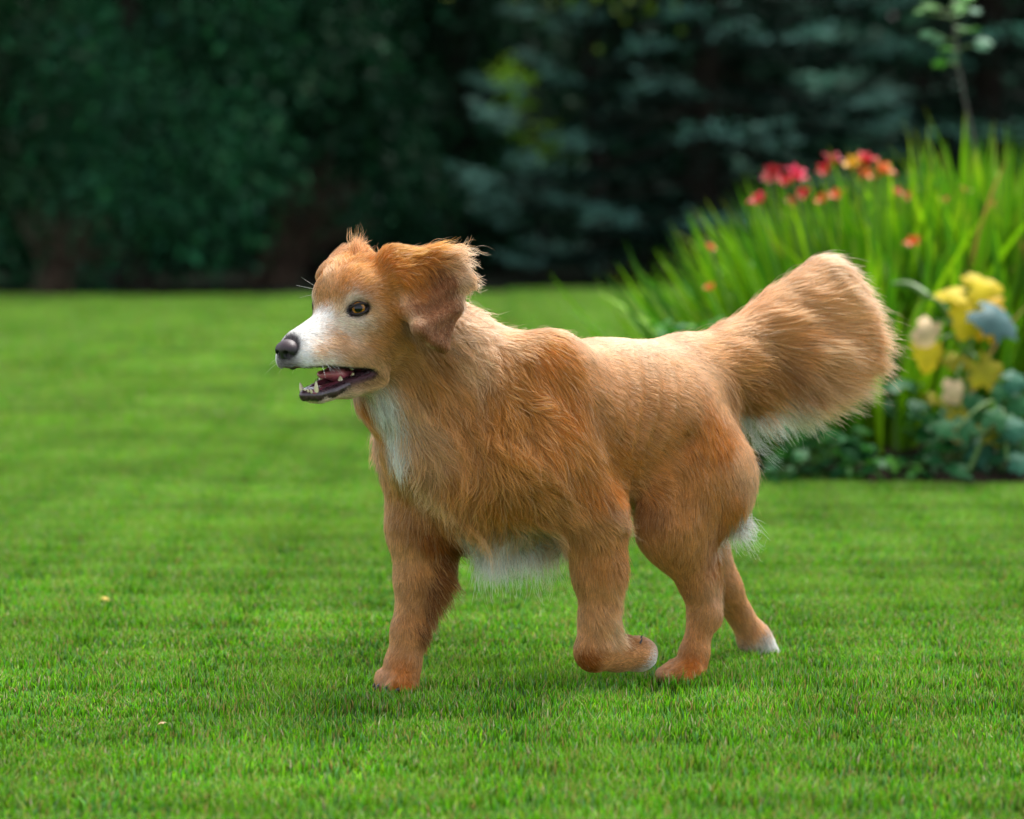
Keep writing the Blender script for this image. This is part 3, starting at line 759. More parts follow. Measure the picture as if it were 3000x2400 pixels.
# ================================================================== face parts of the dog
def sub_sdf(lo, hi, vox, build):
    global F, LO, HI, VOX, DIM
    keep = (F, LO, HI, VOX, DIM)
    LO, HI, VOX = np.asarray(lo, float), np.asarray(hi, float), vox
    DIM = np.ceil((HI - LO) / VOX).astype(int)
    F = np.full(DIM, .03, dtype=np.float32)
    build()
    v, q = surface_nets(F, LO, VOX)
    F, LO, HI, VOX, DIM = keep
    return v, q

def build_nose():
    c = NOSE_C
    ellip(c + HN * .001, (HN, HL, HU), (.0165, .0200, .0150), .006)
    cone(c + HN * .005 - HU * .013, c + HN * .000 - HU * .026, .0095, .0070, HL, 1.2, .008)
    for s in (1, -1):
        ball(c + HL * .0115 * s + HN * .005 - HU * .001, .0098, .005)                 # wing of the nostril
        cone(c + HL * .0085 * s + HN * .0185 - HU * .003, c + HL * .0120 * s + HN * .008 - HU * .0055, .0052, .0052, None, 1, .002, sub=True)
        cone(c + HL * .0120 * s + HN * .010 - HU * .0055, c + HL * .0205 * s + HN * .002 - HU * .0060, .0030, .0022, None, 1, .002, sub=True)
    cone(c + HN * .021 - HU * .004, c + HN * .016 - HU * .024, .0010, .0010, None, 1, .002, sub=True)
v, q = sub_sdf(NOSE_C - .04, NOSE_C + .04, .0011, build_nose)
up = ((v - NOSE_C) @ HU)
tcol = smooth01((up + .003) / .012)[:, None]
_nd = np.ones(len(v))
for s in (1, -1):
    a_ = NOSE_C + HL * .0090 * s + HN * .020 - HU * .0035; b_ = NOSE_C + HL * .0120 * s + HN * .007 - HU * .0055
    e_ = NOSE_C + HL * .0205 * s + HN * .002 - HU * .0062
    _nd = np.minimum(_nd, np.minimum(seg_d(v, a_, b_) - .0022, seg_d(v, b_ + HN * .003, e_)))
dkn = (1 - smooth01((_nd - .0028) / .0022))[:, None]  # shade inside the nostrils painted into the colour
nose_mat, nt, p = new_mat('nose_leather')
at = nt.nodes.new('ShaderNodeAttribute'); at.attribute_name = 'col'
nt.links.new(at.outputs['Color'], p.inputs['Base Color'])
p.inputs['Roughness'].default_value = .5
vo = nt.nodes.new('ShaderNodeTexVoronoi'); vo.inputs['Scale'].default_value = 900
tc = nt.nodes.new('ShaderNodeTexCoord'); nt.links.new(tc.outputs['Object'], vo.inputs['Vector'])
bp = nt.nodes.new('ShaderNodeBump'); bp.inputs['Strength'].default_value = .25; bp.inputs['Distance'].default_value = .0006
nt.links.new(vo.outputs['Distance'], bp.inputs['Height']); nt.links.new(bp.outputs['Normal'], p.inputs['Normal'])
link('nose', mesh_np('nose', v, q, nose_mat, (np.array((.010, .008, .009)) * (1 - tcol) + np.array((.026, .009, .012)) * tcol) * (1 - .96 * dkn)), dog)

def revolve(center, axis, prof, n=28):
    """Surface of revolution: prof is a list of (radius, height along axis)."""
    axis = np.asarray(axis, float); axis /= np.linalg.norm(axis)
    u = np.cross(axis, [0, 0, 1.]); u /= np.linalg.norm(u); w = np.cross(axis, u)
    V = []; Q = []
    for r, h in prof:
        for i in range(n):
            a = 2 * math.pi * i / n
            V.append(center + axis * h + (u * math.cos(a) + w * math.sin(a)) * r)
    for j in range(len(prof) - 1):
        for i in range(n):
            Q.append([j * n + i, j * n + (i + 1) % n, (j + 1) * n + (i + 1) % n, (j + 1) * n + i])
    return np.array(V), np.array(Q)

def cap(rad, a0, a1, n=10):
    return [(rad * math.sin(a0 + (a1 - a0) * i / n) + 1e-5, rad * math.cos(a0 + (a1 - a0) * i / n)) for i in range(n + 1)]

ball_mat = simple_mat('eye_ball', (.06, .04, .035), .12, coat=1.0)
iris_mat, nt, p = new_mat('iris_amber')
tc = nt.nodes.new('ShaderNodeTexCoord'); nz = nt.nodes.new('ShaderNodeTexNoise'); nz.inputs['Scale'].default_value = 700
nt.links.new(tc.outputs['Object'], nz.inputs['Vector'])
rp = nt.nodes.new('ShaderNodeValToRGB'); rp.color_ramp.elements[0].position = .35; rp.color_ramp.elements[1].position = .65
rp.color_ramp.elements[0].color = (.12, .038, .004, 1); rp.color_ramp.elements[1].color = (.40, .165, .012, 1)
nt.links.new(nz.outputs['Fac'], rp.inputs['Fac']); nt.links.new(rp.outputs['Color'], p.inputs['Base Color'])
p.inputs['Roughness'].default_value = .06; p.inputs['Specular IOR Level'].default_value = .35
pupil_mat = simple_mat('pupil', (.003, .003, .004), .03, .35)
lid_mat = simple_mat('eyelid_skin', (.022, .014, .014), .55, .25)

def loop_tube(pts, rad, n=8):
    pts = np.asarray(pts); m = len(pts)
    tan = np.roll(pts, -1, 0) - np.roll(pts, 1, 0)
    tan /= np.linalg.norm(tan, axis=1, keepdims=True)
    cen = pts.mean(0)
    a = pts - cen; a -= (a * tan).sum(1, keepdims=True) * tan; a /= np.linalg.norm(a, axis=1, keepdims=True)
    b = np.cross(tan, a)
    V = np.concatenate([[p_ + r_ * (math.cos(2 * math.pi * i / n) * x + math.sin(2 * math.pi * i / n) * y) for i in range(n)] for p_, x, y, r_ in zip(pts, a, b, rad)])
    Q = [[j * n + i, j * n + (i + 1) % n, ((j + 1) % m) * n + (i + 1) % n, ((j + 1) % m) * n + i] for j in range(m) for i in range(n)]
    return V, np.array(Q)

for s, E in ((1, EYE_N), (-1, EYE_F)):
    ax = HF * .62 + HL * s * .78 + UPV * .06; ax /= np.linalg.norm(ax)
    cen = E + HL * .0015 * s
    v, q = revolve(cen, ax, cap(EYE_R, .03, math.pi - .03, 20))
    eye = link('eye', mesh_np('eye', v, q, ball_mat), dog)
    gaze = HF * .68 + HL * s * .72 + UPV * .06; gaze /= np.linalg.norm(gaze)
    v, q = revolve(cen, gaze, cap(EYE_R + .0006, .0, .74, 10)); link('iris', mesh_np('iris', v, q, iris_mat), eye)
    v, q = revolve(cen, gaze, cap(EYE_R + .0012, .0, .44, 8)); link('pupil', mesh_np('pupil', v, q, pupil_mat), eye)
    # almond of the lids lying on the ball
    hx = np.cross(UPV, ax); hx /= np.linalg.norm(hx)
    if np.dot(hx, HF) < 0: hx = -hx
    hy = np.cross(ax, hx) ; hy = hy if hy[2] > 0 else -hy
    P = []
    for i in range(40):
        a = 2 * math.pi * i / 40
        x = math.cos(a); y = math.sin(a)
        X = .0150 * x; Yv = (.0068 if y > 0 else .0084) * abs(y) ** 1.1 * np.sign(y) - .0030 * x
        d = ax * math.sqrt(max(.0146 ** 2 - X * X * .9 - Yv * Yv, 1e-8)) + hx * X + hy * Yv
        P.append(cen + d)
    rad_ = [.0017 + .0008 * abs(math.cos(2 * math.pi * i / 40)) ** 3 for i in range(40)]
    v, q = loop_tube(P, rad_); link('eyelid', mesh_np('eyelid', v, q, lid_mat), eye)

tooth_mat = simple_mat('tooth_enamel', (.66, .56, .36), .25, noise=.15, nscale=120, coat=.5)
def tooth(base, tip, r):
    base, tip = np.asarray(base), np.asarray(tip)
    h = np.linalg.norm(tip - base)
    v, q = revolve(base, tip - base, [(r * 1.0, -h * .25), (r * 1.05, 0), (r * .95, h * .25), (r * .72, h * .55), (r * .42, h * .82), (r * .12, h * .98), (1e-5, h)], 12)
    return link('tooth', mesh_np('tooth', v, q, tooth_mat), dog)
for s in (1, -1):
    o = tooth(Hm(392, 1362, .0165 * s), Hm(384, 1278 if s > 0 else 1300, .0185 * s), .0037); o['label'] = 'long lower canine tooth'
    tooth(Hm(568, 1300, .0215 * s), Hm(560, 1238, .0225 * s), .0055)
    tooth(Hm(655, 1262, .0255 * s), Hm(648, 1212, .026 * s), .0060)
    o = tooth(Hm(640, 1140, .0275 * s), Hm(636, 1196, .027 * s), .0085); o['label'] = 'yellowish upper cheek tooth'
for i in range(6):
    w = (i - 2.5) * .0047
    tooth(Hm(352 + abs(i - 2.5) * 9, 1372, w), Hm(338 + abs(i - 2.5) * 9, 1342 + abs(i - 2.5) * 2, w), .0026)
tongue_mat = simple_mat('tongue', (.52, .125, .165), .32, noise=.2, nscale=160, coat=.6)
gum_mat = simple_mat('gum', (.20, .040, .070), .25, noise=.5, nscale=90, coat=.7)
def build_tongue():
    cone(Hm(700, 1240), Hm(600, 1225), .0095, .0100, HL, 1.6, .01)
    cone(Hm(600, 1225), Hm(500, 1232), .0095, .0065, HL, 1.8, .01)
    cone(Hm(690, 1185), Hm(420, 1215), .0035, .0035, None, 1, .004, sub=True)
v, q = sub_sdf(Hm(560, 1230) - .06, Hm(560, 1230) + .06, .0016, build_tongue)
link('tongue', mesh_np('tongue', v, q, tongue_mat), dog)
def build_gum():
    for s in (1, -1):
        cone(Hm(740, 1248, .026 * s), Hm(560, 1318, .0205 * s), .0070, .0062, None, 1, .004)
        cone(Hm(560, 1318, .0205 * s), Hm(395, 1375, .0140 * s), .0062, .0050, None, 1, .004)
        cone(Hm(395, 1375, .0140 * s), Hm(368, 1388, 0), .0050, .0045, None, 1, .004)
    cone(Hm(700, 1300), Hm(400, 1375), .008, .006, HL, 2.0, .006)
v, q = sub_sdf(Hm(560, 1310) - .06, Hm(560, 1310) + .06, .0016, build_gum)
link('gum', mesh_np('gum', v, q, gum_mat), dog)
lip_mat = simple_mat('lip_skin', (.045, .018, .026), .3, noise=.7, nscale=200, coat=.4)
def build_lip():
    for s in (1, -1):
        path = [Hm(735, 1206, .0352 * s), Hm(680, 1258, .0312 * s), Hm(600, 1312, .0265 * s), Hm(500, 1364, .0212 * s), Hm(412, 1394, .0145 * s), Hm(360, 1398, 0)]
        rs = [.0068, .0086, .0092, .0090, .0082, .0080]
        for a, b, r1_, r2_ in zip(path, path[1:], rs, rs[1:]): cone(a, b, r1_, r2_, None, 1, .004)
v, q = sub_sdf(Hm(560, 1310) - .07, Hm(560, 1310) + .07, .0016, build_lip)
v = v + np.sin(v @ np.array([900., 700, 1100]))[:, None] * np.array([0, 0, .0006])
link('lip', mesh_np('lip', v, q, lip_mat), dog)
# claws on the planted paws and on the lifted one
claw_mat = simple_mat('claw', (.030, .022, .020), .3)
def claw(P, d, ln=.013, r=.0032):
    d = np.asarray(d, float) / np.linalg.norm(d)
    v, q = revolve(np.asarray(P), d, [(r, -.006), (r, 0), (r * .8, ln * .5), (r * .35, ln * .9), (1e-5, ln)], 8)
    link('claw', mesh_np('claw', v, q, claw_mat), dog)
for base, wid in ((S(843, 1462, -.08), 1.05), (S(1448, 1441, .083), 1.0)):
    for w in (-.034, -.012, .012, .034):
        P = base + BL * w * wid * .95 + BF * (.036 if abs(w) < .02 else .027); P[2] = .004
        claw(P, BF * .8 - UPV * .5, .008)
for w, yy in ((.066, 1375), (.080, 1362), (.096, 1364), (.108, 1379)):
    claw(S(1349, 1345 if yy < 1370 else 1352, w), -BF * .5 + UPV * .85, .007, .0018)
pad_mat = simple_mat('paw_pad', (.035, .026, .026), .6)
v, q = revolve(S(1318, 1349, .088), UPV * .9 - BF * .3, cap(.009, .05, 1.5, 6), 14); link('paw_pad', mesh_np('paw_pad', v, q, pad_mat), dog)
# whiskers
wh = []
def whisker(P, d, ln, droop):
    P = np.asarray(P, float); d = np.asarray(d, float) / np.linalg.norm(d)
    t = np.linspace(0, 1, 9)[:, None]
    wh.append(P + d * ln * t + np.array([0, 0, -1.]) * droop * ln * t ** 2)
g_ = np.random.default_rng(3)
for s in (1, -1):
    for i in range(6):
        P = Hm(330 + 44 * (i % 4), 1060 + 36 * (i // 4) + 10 * (i % 2), .030 * s)
        whisker(P, HF * g_.uniform(-.5, .5) + HL * s * .8 + UPV * g_.uniform(-.5, .1), g_.uniform(.025, .05), .3)
    for i in range(3):
        whisker(Hm(600 + 20 * i, 560 + 20 * i, .036 * s), HF * .75 + HL * s * .45 + UPV * (.5 - .25 * i), g_.uniform(.03, .045) * (1 if s < 0 else .35), -.05 + .1 * i)
wh = np.array(wh)
whisk_mat = simple_mat('whisker_hair', (.75, .74, .72), .3)
curves_obj('whiskers', wh, np.linspace(.00022, .00006, 9)[None].repeat(len(wh), 0), np.full((len(wh), 3), .7), whisk_mat, dog)
# ================================================================== LAND
def grid_sheet(name, x0, x1, y0, y1, nx, ny, zf, mat):
    xs = np.linspace(x0, x1, nx); ys = np.linspace(y0, y1, ny)
    X, Y = np.meshgrid(xs, ys); Z = zf(X, Y)
    V = np.stack([X, Y, Z], -1).reshape(-1, 3)
    i = np.arange(nx * ny).reshape(ny, nx)
    Q = np.stack([i[:-1, :-1], i[:-1, 1:], i[1:, 1:], i[1:, :-1]], -1).reshape(-1, 4)
    return link(name, mesh_np(name, V, Q, mat))
def lawn_z(X, Y):
    far = np.clip((Y - 8) / 20, 0, 1)
    return -.008 + .05 * far * np.sin(X * .21 + 1.0) * np.sin(Y * .16) + .10 * far * far * (3 - 2 * far) * np.clip((X + 2.5) / 4, 0, 1)

lawn_mat, nt, p = new_mat('lawn_turf')
g = nt.nodes.new('ShaderNodeNewGeometry')
n1 = nt.nodes.new('ShaderNodeTexNoise'); n1.inputs['Scale'].default_value = 1.1; n1.inputs['Detail'].default_value = 5
n2 = nt.nodes.new('ShaderNodeTexNoise'); n2.inputs['Scale'].default_value = 55; n2.inputs['Detail'].default_value = 3
nt.links.new(g.outputs['Position'], n1.inputs['Vector']); nt.links.new(g.outputs['Position'], n2.inputs['Vector'])
r1 = nt.nodes.new('ShaderNodeValToRGB'); r1.color_ramp.elements[0].position = .32; r1.color_ramp.elements[1].position = .68
r1.color_ramp.elements[0].color = (.026, .090, .003, 1); r1.color_ramp.elements[1].color = (.050, .14, .004, 1)
r2 = nt.nodes.new('ShaderNodeValToRGB'); r2.color_ramp.elements[0].position = .3; r2.color_ramp.elements[1].position = .7
r2.color_ramp.elements[0].color = (.45, .45, .42, 1); r2.color_ramp.elements[1].color = (1.1, 1.1, 1.1, 1)
nt.links.new(n1.outputs['Fac'], r1.inputs['Fac']); nt.links.new(n2.outputs['Fac'], r2.inputs['Fac'])
mm = nt.nodes.new('ShaderNodeVectorMath'); mm.operation = 'MULTIPLY'
nt.links.new(r1.outputs['Color'], mm.inputs[0]); nt.links.new(r2.outputs['Color'], mm.inputs[1])
nt.links.new(mm.outputs['Vector'], p.inputs['Base Color']); p.inputs['Roughness'].default_value = .9
p.inputs['Specular IOR Level'].default_value = .1
def edge_y(X): return 26.4 + np.clip((X + 2) / 4, 0, 1) * .8
lawn = grid_sheet('lawn', -26, 26, -8, 29.5, 105, 120, lawn_z, lawn_mat); tag(lawn, kind='structure')
soil_mat = simple_mat('forest_soil', (.005, .0075, .004), .95, .05, noise=.5, nscale=1.5)
def floor_z(X, Y):
    return lawn_z(X, Y) - .12 + np.clip((Y - edge_y(X)) / .5, 0, 1) * .18 + .05 * np.sin(X * 1.3) * np.sin(Y * 1.1)
ff = grid_sheet('forest_floor', -90, 90, 25.5, 150, 180, 120, floor_z, soil_mat); tag(ff, kind='structure')
und = grid_sheet('ground', -160, 160, -60, 160, 3, 3, lambda X, Y: X * 0 - .35, lawn_mat); tag(und, kind='structure')

# ------------------------------------------------------------------ grass of the lawn
grass_mat = leaf_mat('grass_blades', rough=.42, trans=.34, noise=.34, nscale=1.6, spec=.20)
nt = grass_mat.node_tree       # patches of drier turf a metre or so across
g_ = nt.nodes.new('ShaderNodeNewGeometry'); nz = nt.nodes.new('ShaderNodeTexNoise'); nz.inputs['Scale'].default_value = .9; nz.inputs['Detail'].default_value = 5; nz.inputs['Roughness'].default_value = .65
nt.links.new(g_.outputs['Position'], nz.inputs['Vector'])
mr = nt.nodes.new('ShaderNodeMapRange'); mr.inputs['From Min'].default_value = .52; mr.inputs['From Max'].default_value = .72; mr.inputs['To Max'].default_value = .5
nt.links.new(nz.outputs['Fac'], mr.inputs['Value'])
mxc = nt.nodes.new('ShaderNodeMixRGB'); mxc.inputs['Color2'].default_value = (.18, .34, .02, 1)
pr = nt.nodes['Principled BSDF']; src = pr.inputs['Base Color'].links[0].from_socket
nt.links.new(mr.outputs['Result'], mxc.inputs['Fac']); nt.links.new(src, mxc.inputs['Color1'])
nt.links.new(mxc.outputs['Color'], pr.inputs['Base Color'])
for n_ in nt.nodes:
    if n_.type == 'BSDF_TRANSLUCENT': nt.links.new(mxc.outputs['Color'], n_.inputs['Color'])
def grass_patch(size, n, h, w, seed):
    g = np.random.default_rng(seed)
    P = np.zeros((n, 3)); P[:, :2] = (g.random((n, 2)) - .5) * size * 1.08
    # tufts: pull blades towards tuft centres
    nt_ = max(4, n // 9); tc_ = (g.random((nt_, 2)) - .5) * size * 1.08
    k = g.integers(0, nt_, n); P[:, :2] = P[:, :2] * .55 + (tc_[k] + g.normal(0, .006, (n, 2))) * .45
    a = g.random(n) * 2 * np.pi
    side = np.stack([np.cos(a), np.sin(a), a * 0], 1)
    la = g.random(n) * 2 * np.pi
    lean = np.stack([np.cos(la), np.sin(la), la * 0], 1) * np.abs(g.normal(0, .28, n))[:, None]
    hh = h * np.clip(g.normal(1, .28, n), .4, 1.9); ww = w * g.uniform(.6, 1.25, n)
    U = np.array([0, 0, 1.])
    b0 = P - side * ww[:, None] * .5; b1 = P + side * ww[:, None] * .5
    mid = P + (U + lean * .55) * (hh * .55)[:, None]
    m0 = mid - side * ww[:, None] * .42; m1 = mid + side * ww[:, None] * .42
    tip = P + (U * .93 + lean * 1.25) * hh[:, None]
    V = np.stack([b0, b1, m1, m0, tip], 1).reshape(-1, 3)
    o = np.arange(n)[:, None] * 5
    Q = o + np.array([[0, 1, 2, 3]]); Tt = o + np.array([[3, 2, 4]])
    base = np.array((.088, .280, .005))
    c = base * np.clip(g.normal(1, .42, (n, 1)), .25, 2.2) * np.clip(1 + g.normal(0, .10, (n, 3)), .6, 1.5)
    u = g.random(n)
    c[u < .10] = np.array((.11, .28, .085)) * g.uniform(.7, 1.3, ((u < .10).sum(), 1))     # bluish blades
    c[(u > .87)] = np.array((.30, .23, .065)) * g.uniform(.6, 1.3, ((u > .87).sum(), 1))   # straw
    c[(u > .975)] = np.array((.50, .42, .26)) * g.uniform(.6, 1.2, ((u > .975).sum(), 1))  # bleached
    c[(u > .10) & (u < .22)] *= np.array((1.9, 1.25, .8))
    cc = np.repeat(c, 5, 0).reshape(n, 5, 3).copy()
    cc[:, :2] *= .42; cc[:, 4] *= 1.2  # shade between the blades put into the colour as dark bases
    cut = g.random(n) < .24     # mown tips dry to straw
    cc[cut, 4] = np.array((.44, .46, .14)) * g.uniform(.6, 1.3, (cut.sum(), 1))
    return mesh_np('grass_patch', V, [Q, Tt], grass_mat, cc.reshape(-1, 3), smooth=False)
def grass_field(name, cells, patches):
    """One grass object: geometry nodes set a turf patch on every cell of the lawn."""
    me = bpy.data.meshes.new(name)
    me.from_pydata([tuple(c[:3]) for c in cells], [], [])
    for nm, ty, idx in (('turn', 'FLOAT', 3), ('pick', 'INT', 4), ('size', 'FLOAT', 5)):
        at_ = me.attributes.new(nm, ty, 'POINT')
        at_.data.foreach_set('value', np.array([c[idx] for c in cells], dtype=(np.int32 if ty == 'INT' else np.float32)))
    o = link(name, me)
    ng = bpy.data.node_groups.new(name + '_nodes', 'GeometryNodeTree')
    ng.interface.new_socket('Geometry', in_out='INPUT', socket_type='NodeSocketGeometry')
    ng.interface.new_socket('Geometry', in_out='OUTPUT', socket_type='NodeSocketGeometry')
    N = ng.nodes; Lk = ng.links
    gi = N.new('NodeGroupInput'); go = N.new('NodeGroupOutput')
    j = N.new('GeometryNodeGeometryToInstance')
    for po in reversed(patches):
        oi = N.new('GeometryNodeObjectInfo'); oi.inputs['Object'].default_value = po
        Lk.new(oi.outputs['Geometry'], j.inputs['Geometry'])
    m2p = N.new('GeometryNodeMeshToPoints'); Lk.new(gi.outputs[0], m2p.inputs['Mesh'])
    ip = N.new('GeometryNodeInstanceOnPoints'); Lk.new(m2p.outputs[0], ip.inputs['Points']); Lk.new(j.outputs[0], ip.inputs['Instance'])
    ip.inputs['Pick Instance'].default_value = True
    def attr(nm, ty):
        a = N.new('GeometryNodeInputNamedAttribute'); a.data_type = ty; a.inputs['Name'].default_value = nm; return a
    a1 = attr('pick', 'INT'); Lk.new(a1.outputs['Attribute'], ip.inputs['Instance Index'])
    a2 = attr('turn', 'FLOAT'); cx = N.new('ShaderNodeCombineXYZ'); Lk.new(a2.outputs['Attribute'], cx.inputs['Z'])
    Lk.new(cx.outputs[0], ip.inputs['Rotation'])
    a3 = attr('size', 'FLOAT'); c3 = N.new('ShaderNodeCombineXYZ'); c3.inputs[0].default_value = 1; c3.inputs[1].default_value = 1
    Lk.new(a3.outputs['Attribute'], c3.inputs['Z']); Lk.new(c3.outputs[0], ip.inputs['Scale'])
    Lk.new(ip.outputs[0], go.inputs[0])
    md = o.modifiers.new('turf', 'NODES'); md.node_group = ng
    o.data.materials.append(grass_mat)
    return o
protos = []
spec = [(.26, 3700, .0145, .0025), (.26, 3700, .016, .0025), (.26, 3700, .014, .0027), (.26, 3700, .017, .0023),
        (.52, 5600, .022, .0042), (.52, 5600, .024, .0042), (1.05, 7500, .026, .0085), (1.05, 7500, .028, .0085)]
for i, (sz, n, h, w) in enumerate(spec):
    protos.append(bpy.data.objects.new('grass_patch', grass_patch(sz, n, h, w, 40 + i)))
cells = []
def add_cells(x0, x1, y0, y1, st, picks, skip=None):
    nx, ny = int(round((x1 - x0) / st)), int(round((y1 - y0) / st))
    for i in range(nx):
        for jj in range(ny):
            x = x0 + (i + .5) * st; y = y0 + (jj + .5) * st
            if skip and skip(x, y): continue
            z = float(lawn_z(np.array(x), np.array(y)))
            sz = 1.0 + .22 * math.sin(x * 2.1 + 1) * math.sin(y * 1.7) + random.uniform(-.08, .08)
            cells.append((x, y, z, random.randrange(4) * math.pi / 2, random.choice(picks), sz))
def in_bed(x, y): return ((x - 1.45) / 1.02) ** 2 + ((y - 9.82) / 1.22) ** 2 < .86
add_cells(-2.5, 2.5, 2.75, 11.0, .25, [0, 1, 2, 3], in_bed)
add_cells(-9.0, -2.5, 1.0, 9.0, .5, [4, 5]); add_cells(2.5, 9.0, 1.0, 9.0, .5, [4, 5], in_bed); add_cells(-2.5, 2.5, .75, 2.75, .5, [4, 5])
add_cells(-10.0, 10.0, 9.0, 14.0, .5, [4, 5], lambda x, y: in_bed(x, y) or (abs(x) < 2.5 and y < 11))
add_cells(-22.0, 22.0, 14.0, 28.0, 1.0, [6, 7], lambda x, y: y > edge_y(x) + .3)
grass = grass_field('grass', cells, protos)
tag(grass, 'short mown bright green lawn grass with scattered straw coloured blades', 'grass', kind='stuff')
print('grass', len(cells), round(time.time() - T0, 1))
# ================================================================== TREES behind the lawn
bark_mat = simple_mat('bark', (.016, .012, .009), .9, .2, noise=.5, nscale=8)
spruce_mat = leaf_mat('spruce_needles', rough=.6, trans=.12, noise=.35, nscale=1.2, spec=.12)
leafy_mat = leaf_mat('tree_leaves', rough=.6, trans=.25, noise=.45, nscale=.9, spec=.10)

def trunk_mesh(h, r, lean=0.0, seed=0, n=10, seg=12):
    g = np.random.default_rng(seed)
    V = []; Q = []
    for j in range(seg + 1):
        t = j / seg; rr = r * (1 - .85 * t) * (1 + .5 * max(0, .08 - t) / .08)
        ox = lean * h * t + .03 * h * math.sin(t * 5 + seed) * t; oy = .02 * h * math.cos(t * 4 + seed) * t
        for i in range(n):
            a = 2 * math.pi * i / n
            k = rr * (1 + .12 * g.standard_normal() * .5)
            V.append((ox + k * math.cos(a), oy + k * math.sin(a), t * h - .3 * (j == 0)))
    for j in range(seg):
        for i in range(n):
            Q.append((j * n + i, j * n + (i + 1) % n, (j + 1) * n + (i + 1) % n, (j + 1) * n + i))
    return np.array(V), np.array(Q)
def limb(V, Q, A, B, ra, rb, n=5):
    A, B = np.asarray(A, float), np.asarray(B, float); d = B - A
    u = np.cross(d, [.3, .2, 1.]); u /= np.linalg.norm(u); w = np.cross(d, u); w /= np.linalg.norm(w)
    o = len(V)
    for P, r in ((A, ra), (B, rb)):
        for i in range(n):
            a = 2 * math.pi * i / n; V.append(P + (u * math.cos(a) + w * math.sin(a)) * r)
    for i in range(n): Q.append((o + i, o + (i + 1) % n, o + n + (i + 1) % n, o + n + i))

def quads_from(P, D, W, lens, wids):
    """Pointed leaves: base P, direction D, width direction W."""
    lens = lens[:, None]; wids = wids[:, None]
    a = P; b = P + D * lens * .5 + W * wids * .5; c = P + D * lens; d = P + D * lens * .45 - W * wids * .5
    V = np.stack([a, b, c, d], 1).reshape(-1, 3)
    return V, np.arange(len(P) * 4).reshape(-1, 4)
def unit(a): return a / (np.linalg.norm(a, axis=-1, keepdims=True) + 1e-9)

def spruce(x, y, h, r, seed, label, tint=(1, 1, 1), vis=4.2):
    g = np.random.default_rng(seed)
    z0 = float(floor_z(np.array(x), np.array(y)))
    t = empty('spruce_tree', (x, y, z0)); tag(t, label, 'tree', 'blue spruces behind the lawn')
    TV, TQ = trunk_mesh(h, .17, 0, seed); TV = list(TV); TQ = list(map(tuple, TQ))
    Ps, Ds, Ws, Ls, Wd, Cs = [], [], [], [], [], []
    z = .25
    while z < h * .97:
        low = z < vis
        f = (1 - z / h) ** .8
        nb = int((10 if low else 8) * max(f, .3))
        for b in range(nb):
            az = 2 * math.pi * (b + g.random()) / nb + z * 1.7
            ln = r * f * g.uniform(.72, 1.12) + .15
            o = np.array([math.cos(az), math.sin(az), 0]); sidev = np.array([-math.sin(az), math.cos(az), 0])
            droop = g.uniform(.10, .28); zz = z + g.uniform(-.07, .07)
            s = np.linspace(.2, 1, 15 if low else 8)
            B = np.array([0, 0, zz]) + o * (ln * s)[:, None] + np.array([0, 0, 1]) * (ln * (-droop * s * 1.6 + .22 * s ** 3))[:, None]
            limb(TV, TQ, (0, 0, zz), B[len(B) // 2], .02, .010, 4)
            tone = g.uniform(.6, 1.25)
            for k, q in enumerate(B):
                wid = ln * .40 * (1.15 - s[k])
                m = 18 if low else 7
                lat_ = g.uniform(-1, 1, m)
                P = q + sidev * (lat_ * (wid + .05))[:, None] + g.normal(0, .02, (m, 3)) + np.array([0, 0, -1]) * (np.abs(lat_) * wid * .22)[:, None]
                D = unit(o * .8 + sidev * (lat_ * .9)[:, None] + g.normal(0, .28, (m, 3)) + np.array([0, 0, -.12]))
                Ps.append(P); Ds.append(D); Ws.append(unit(np.cross(D, g.normal(0, .5, (m, 3)) + np.array([0, 0, 1.]))))
                Ls.append(g.uniform(.09, .17, m) * (1 if low else 1.7)); Wd.append(g.uniform(.018, .035, m) * (1.3 if low else 2.4))
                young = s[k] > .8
                c = (np.array((.080, .195, .155)) if young else np.array((.008, .026, .018))) * tone * np.array(tint)  # paler new growth; bough highlights and shaded inside also put into the colour
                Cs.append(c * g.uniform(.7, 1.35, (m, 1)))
        z += .33 if low else .5
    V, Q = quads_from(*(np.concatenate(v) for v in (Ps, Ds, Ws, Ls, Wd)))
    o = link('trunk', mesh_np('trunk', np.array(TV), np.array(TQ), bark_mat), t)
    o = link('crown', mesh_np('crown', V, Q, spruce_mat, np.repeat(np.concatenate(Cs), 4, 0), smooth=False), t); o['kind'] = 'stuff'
    return t

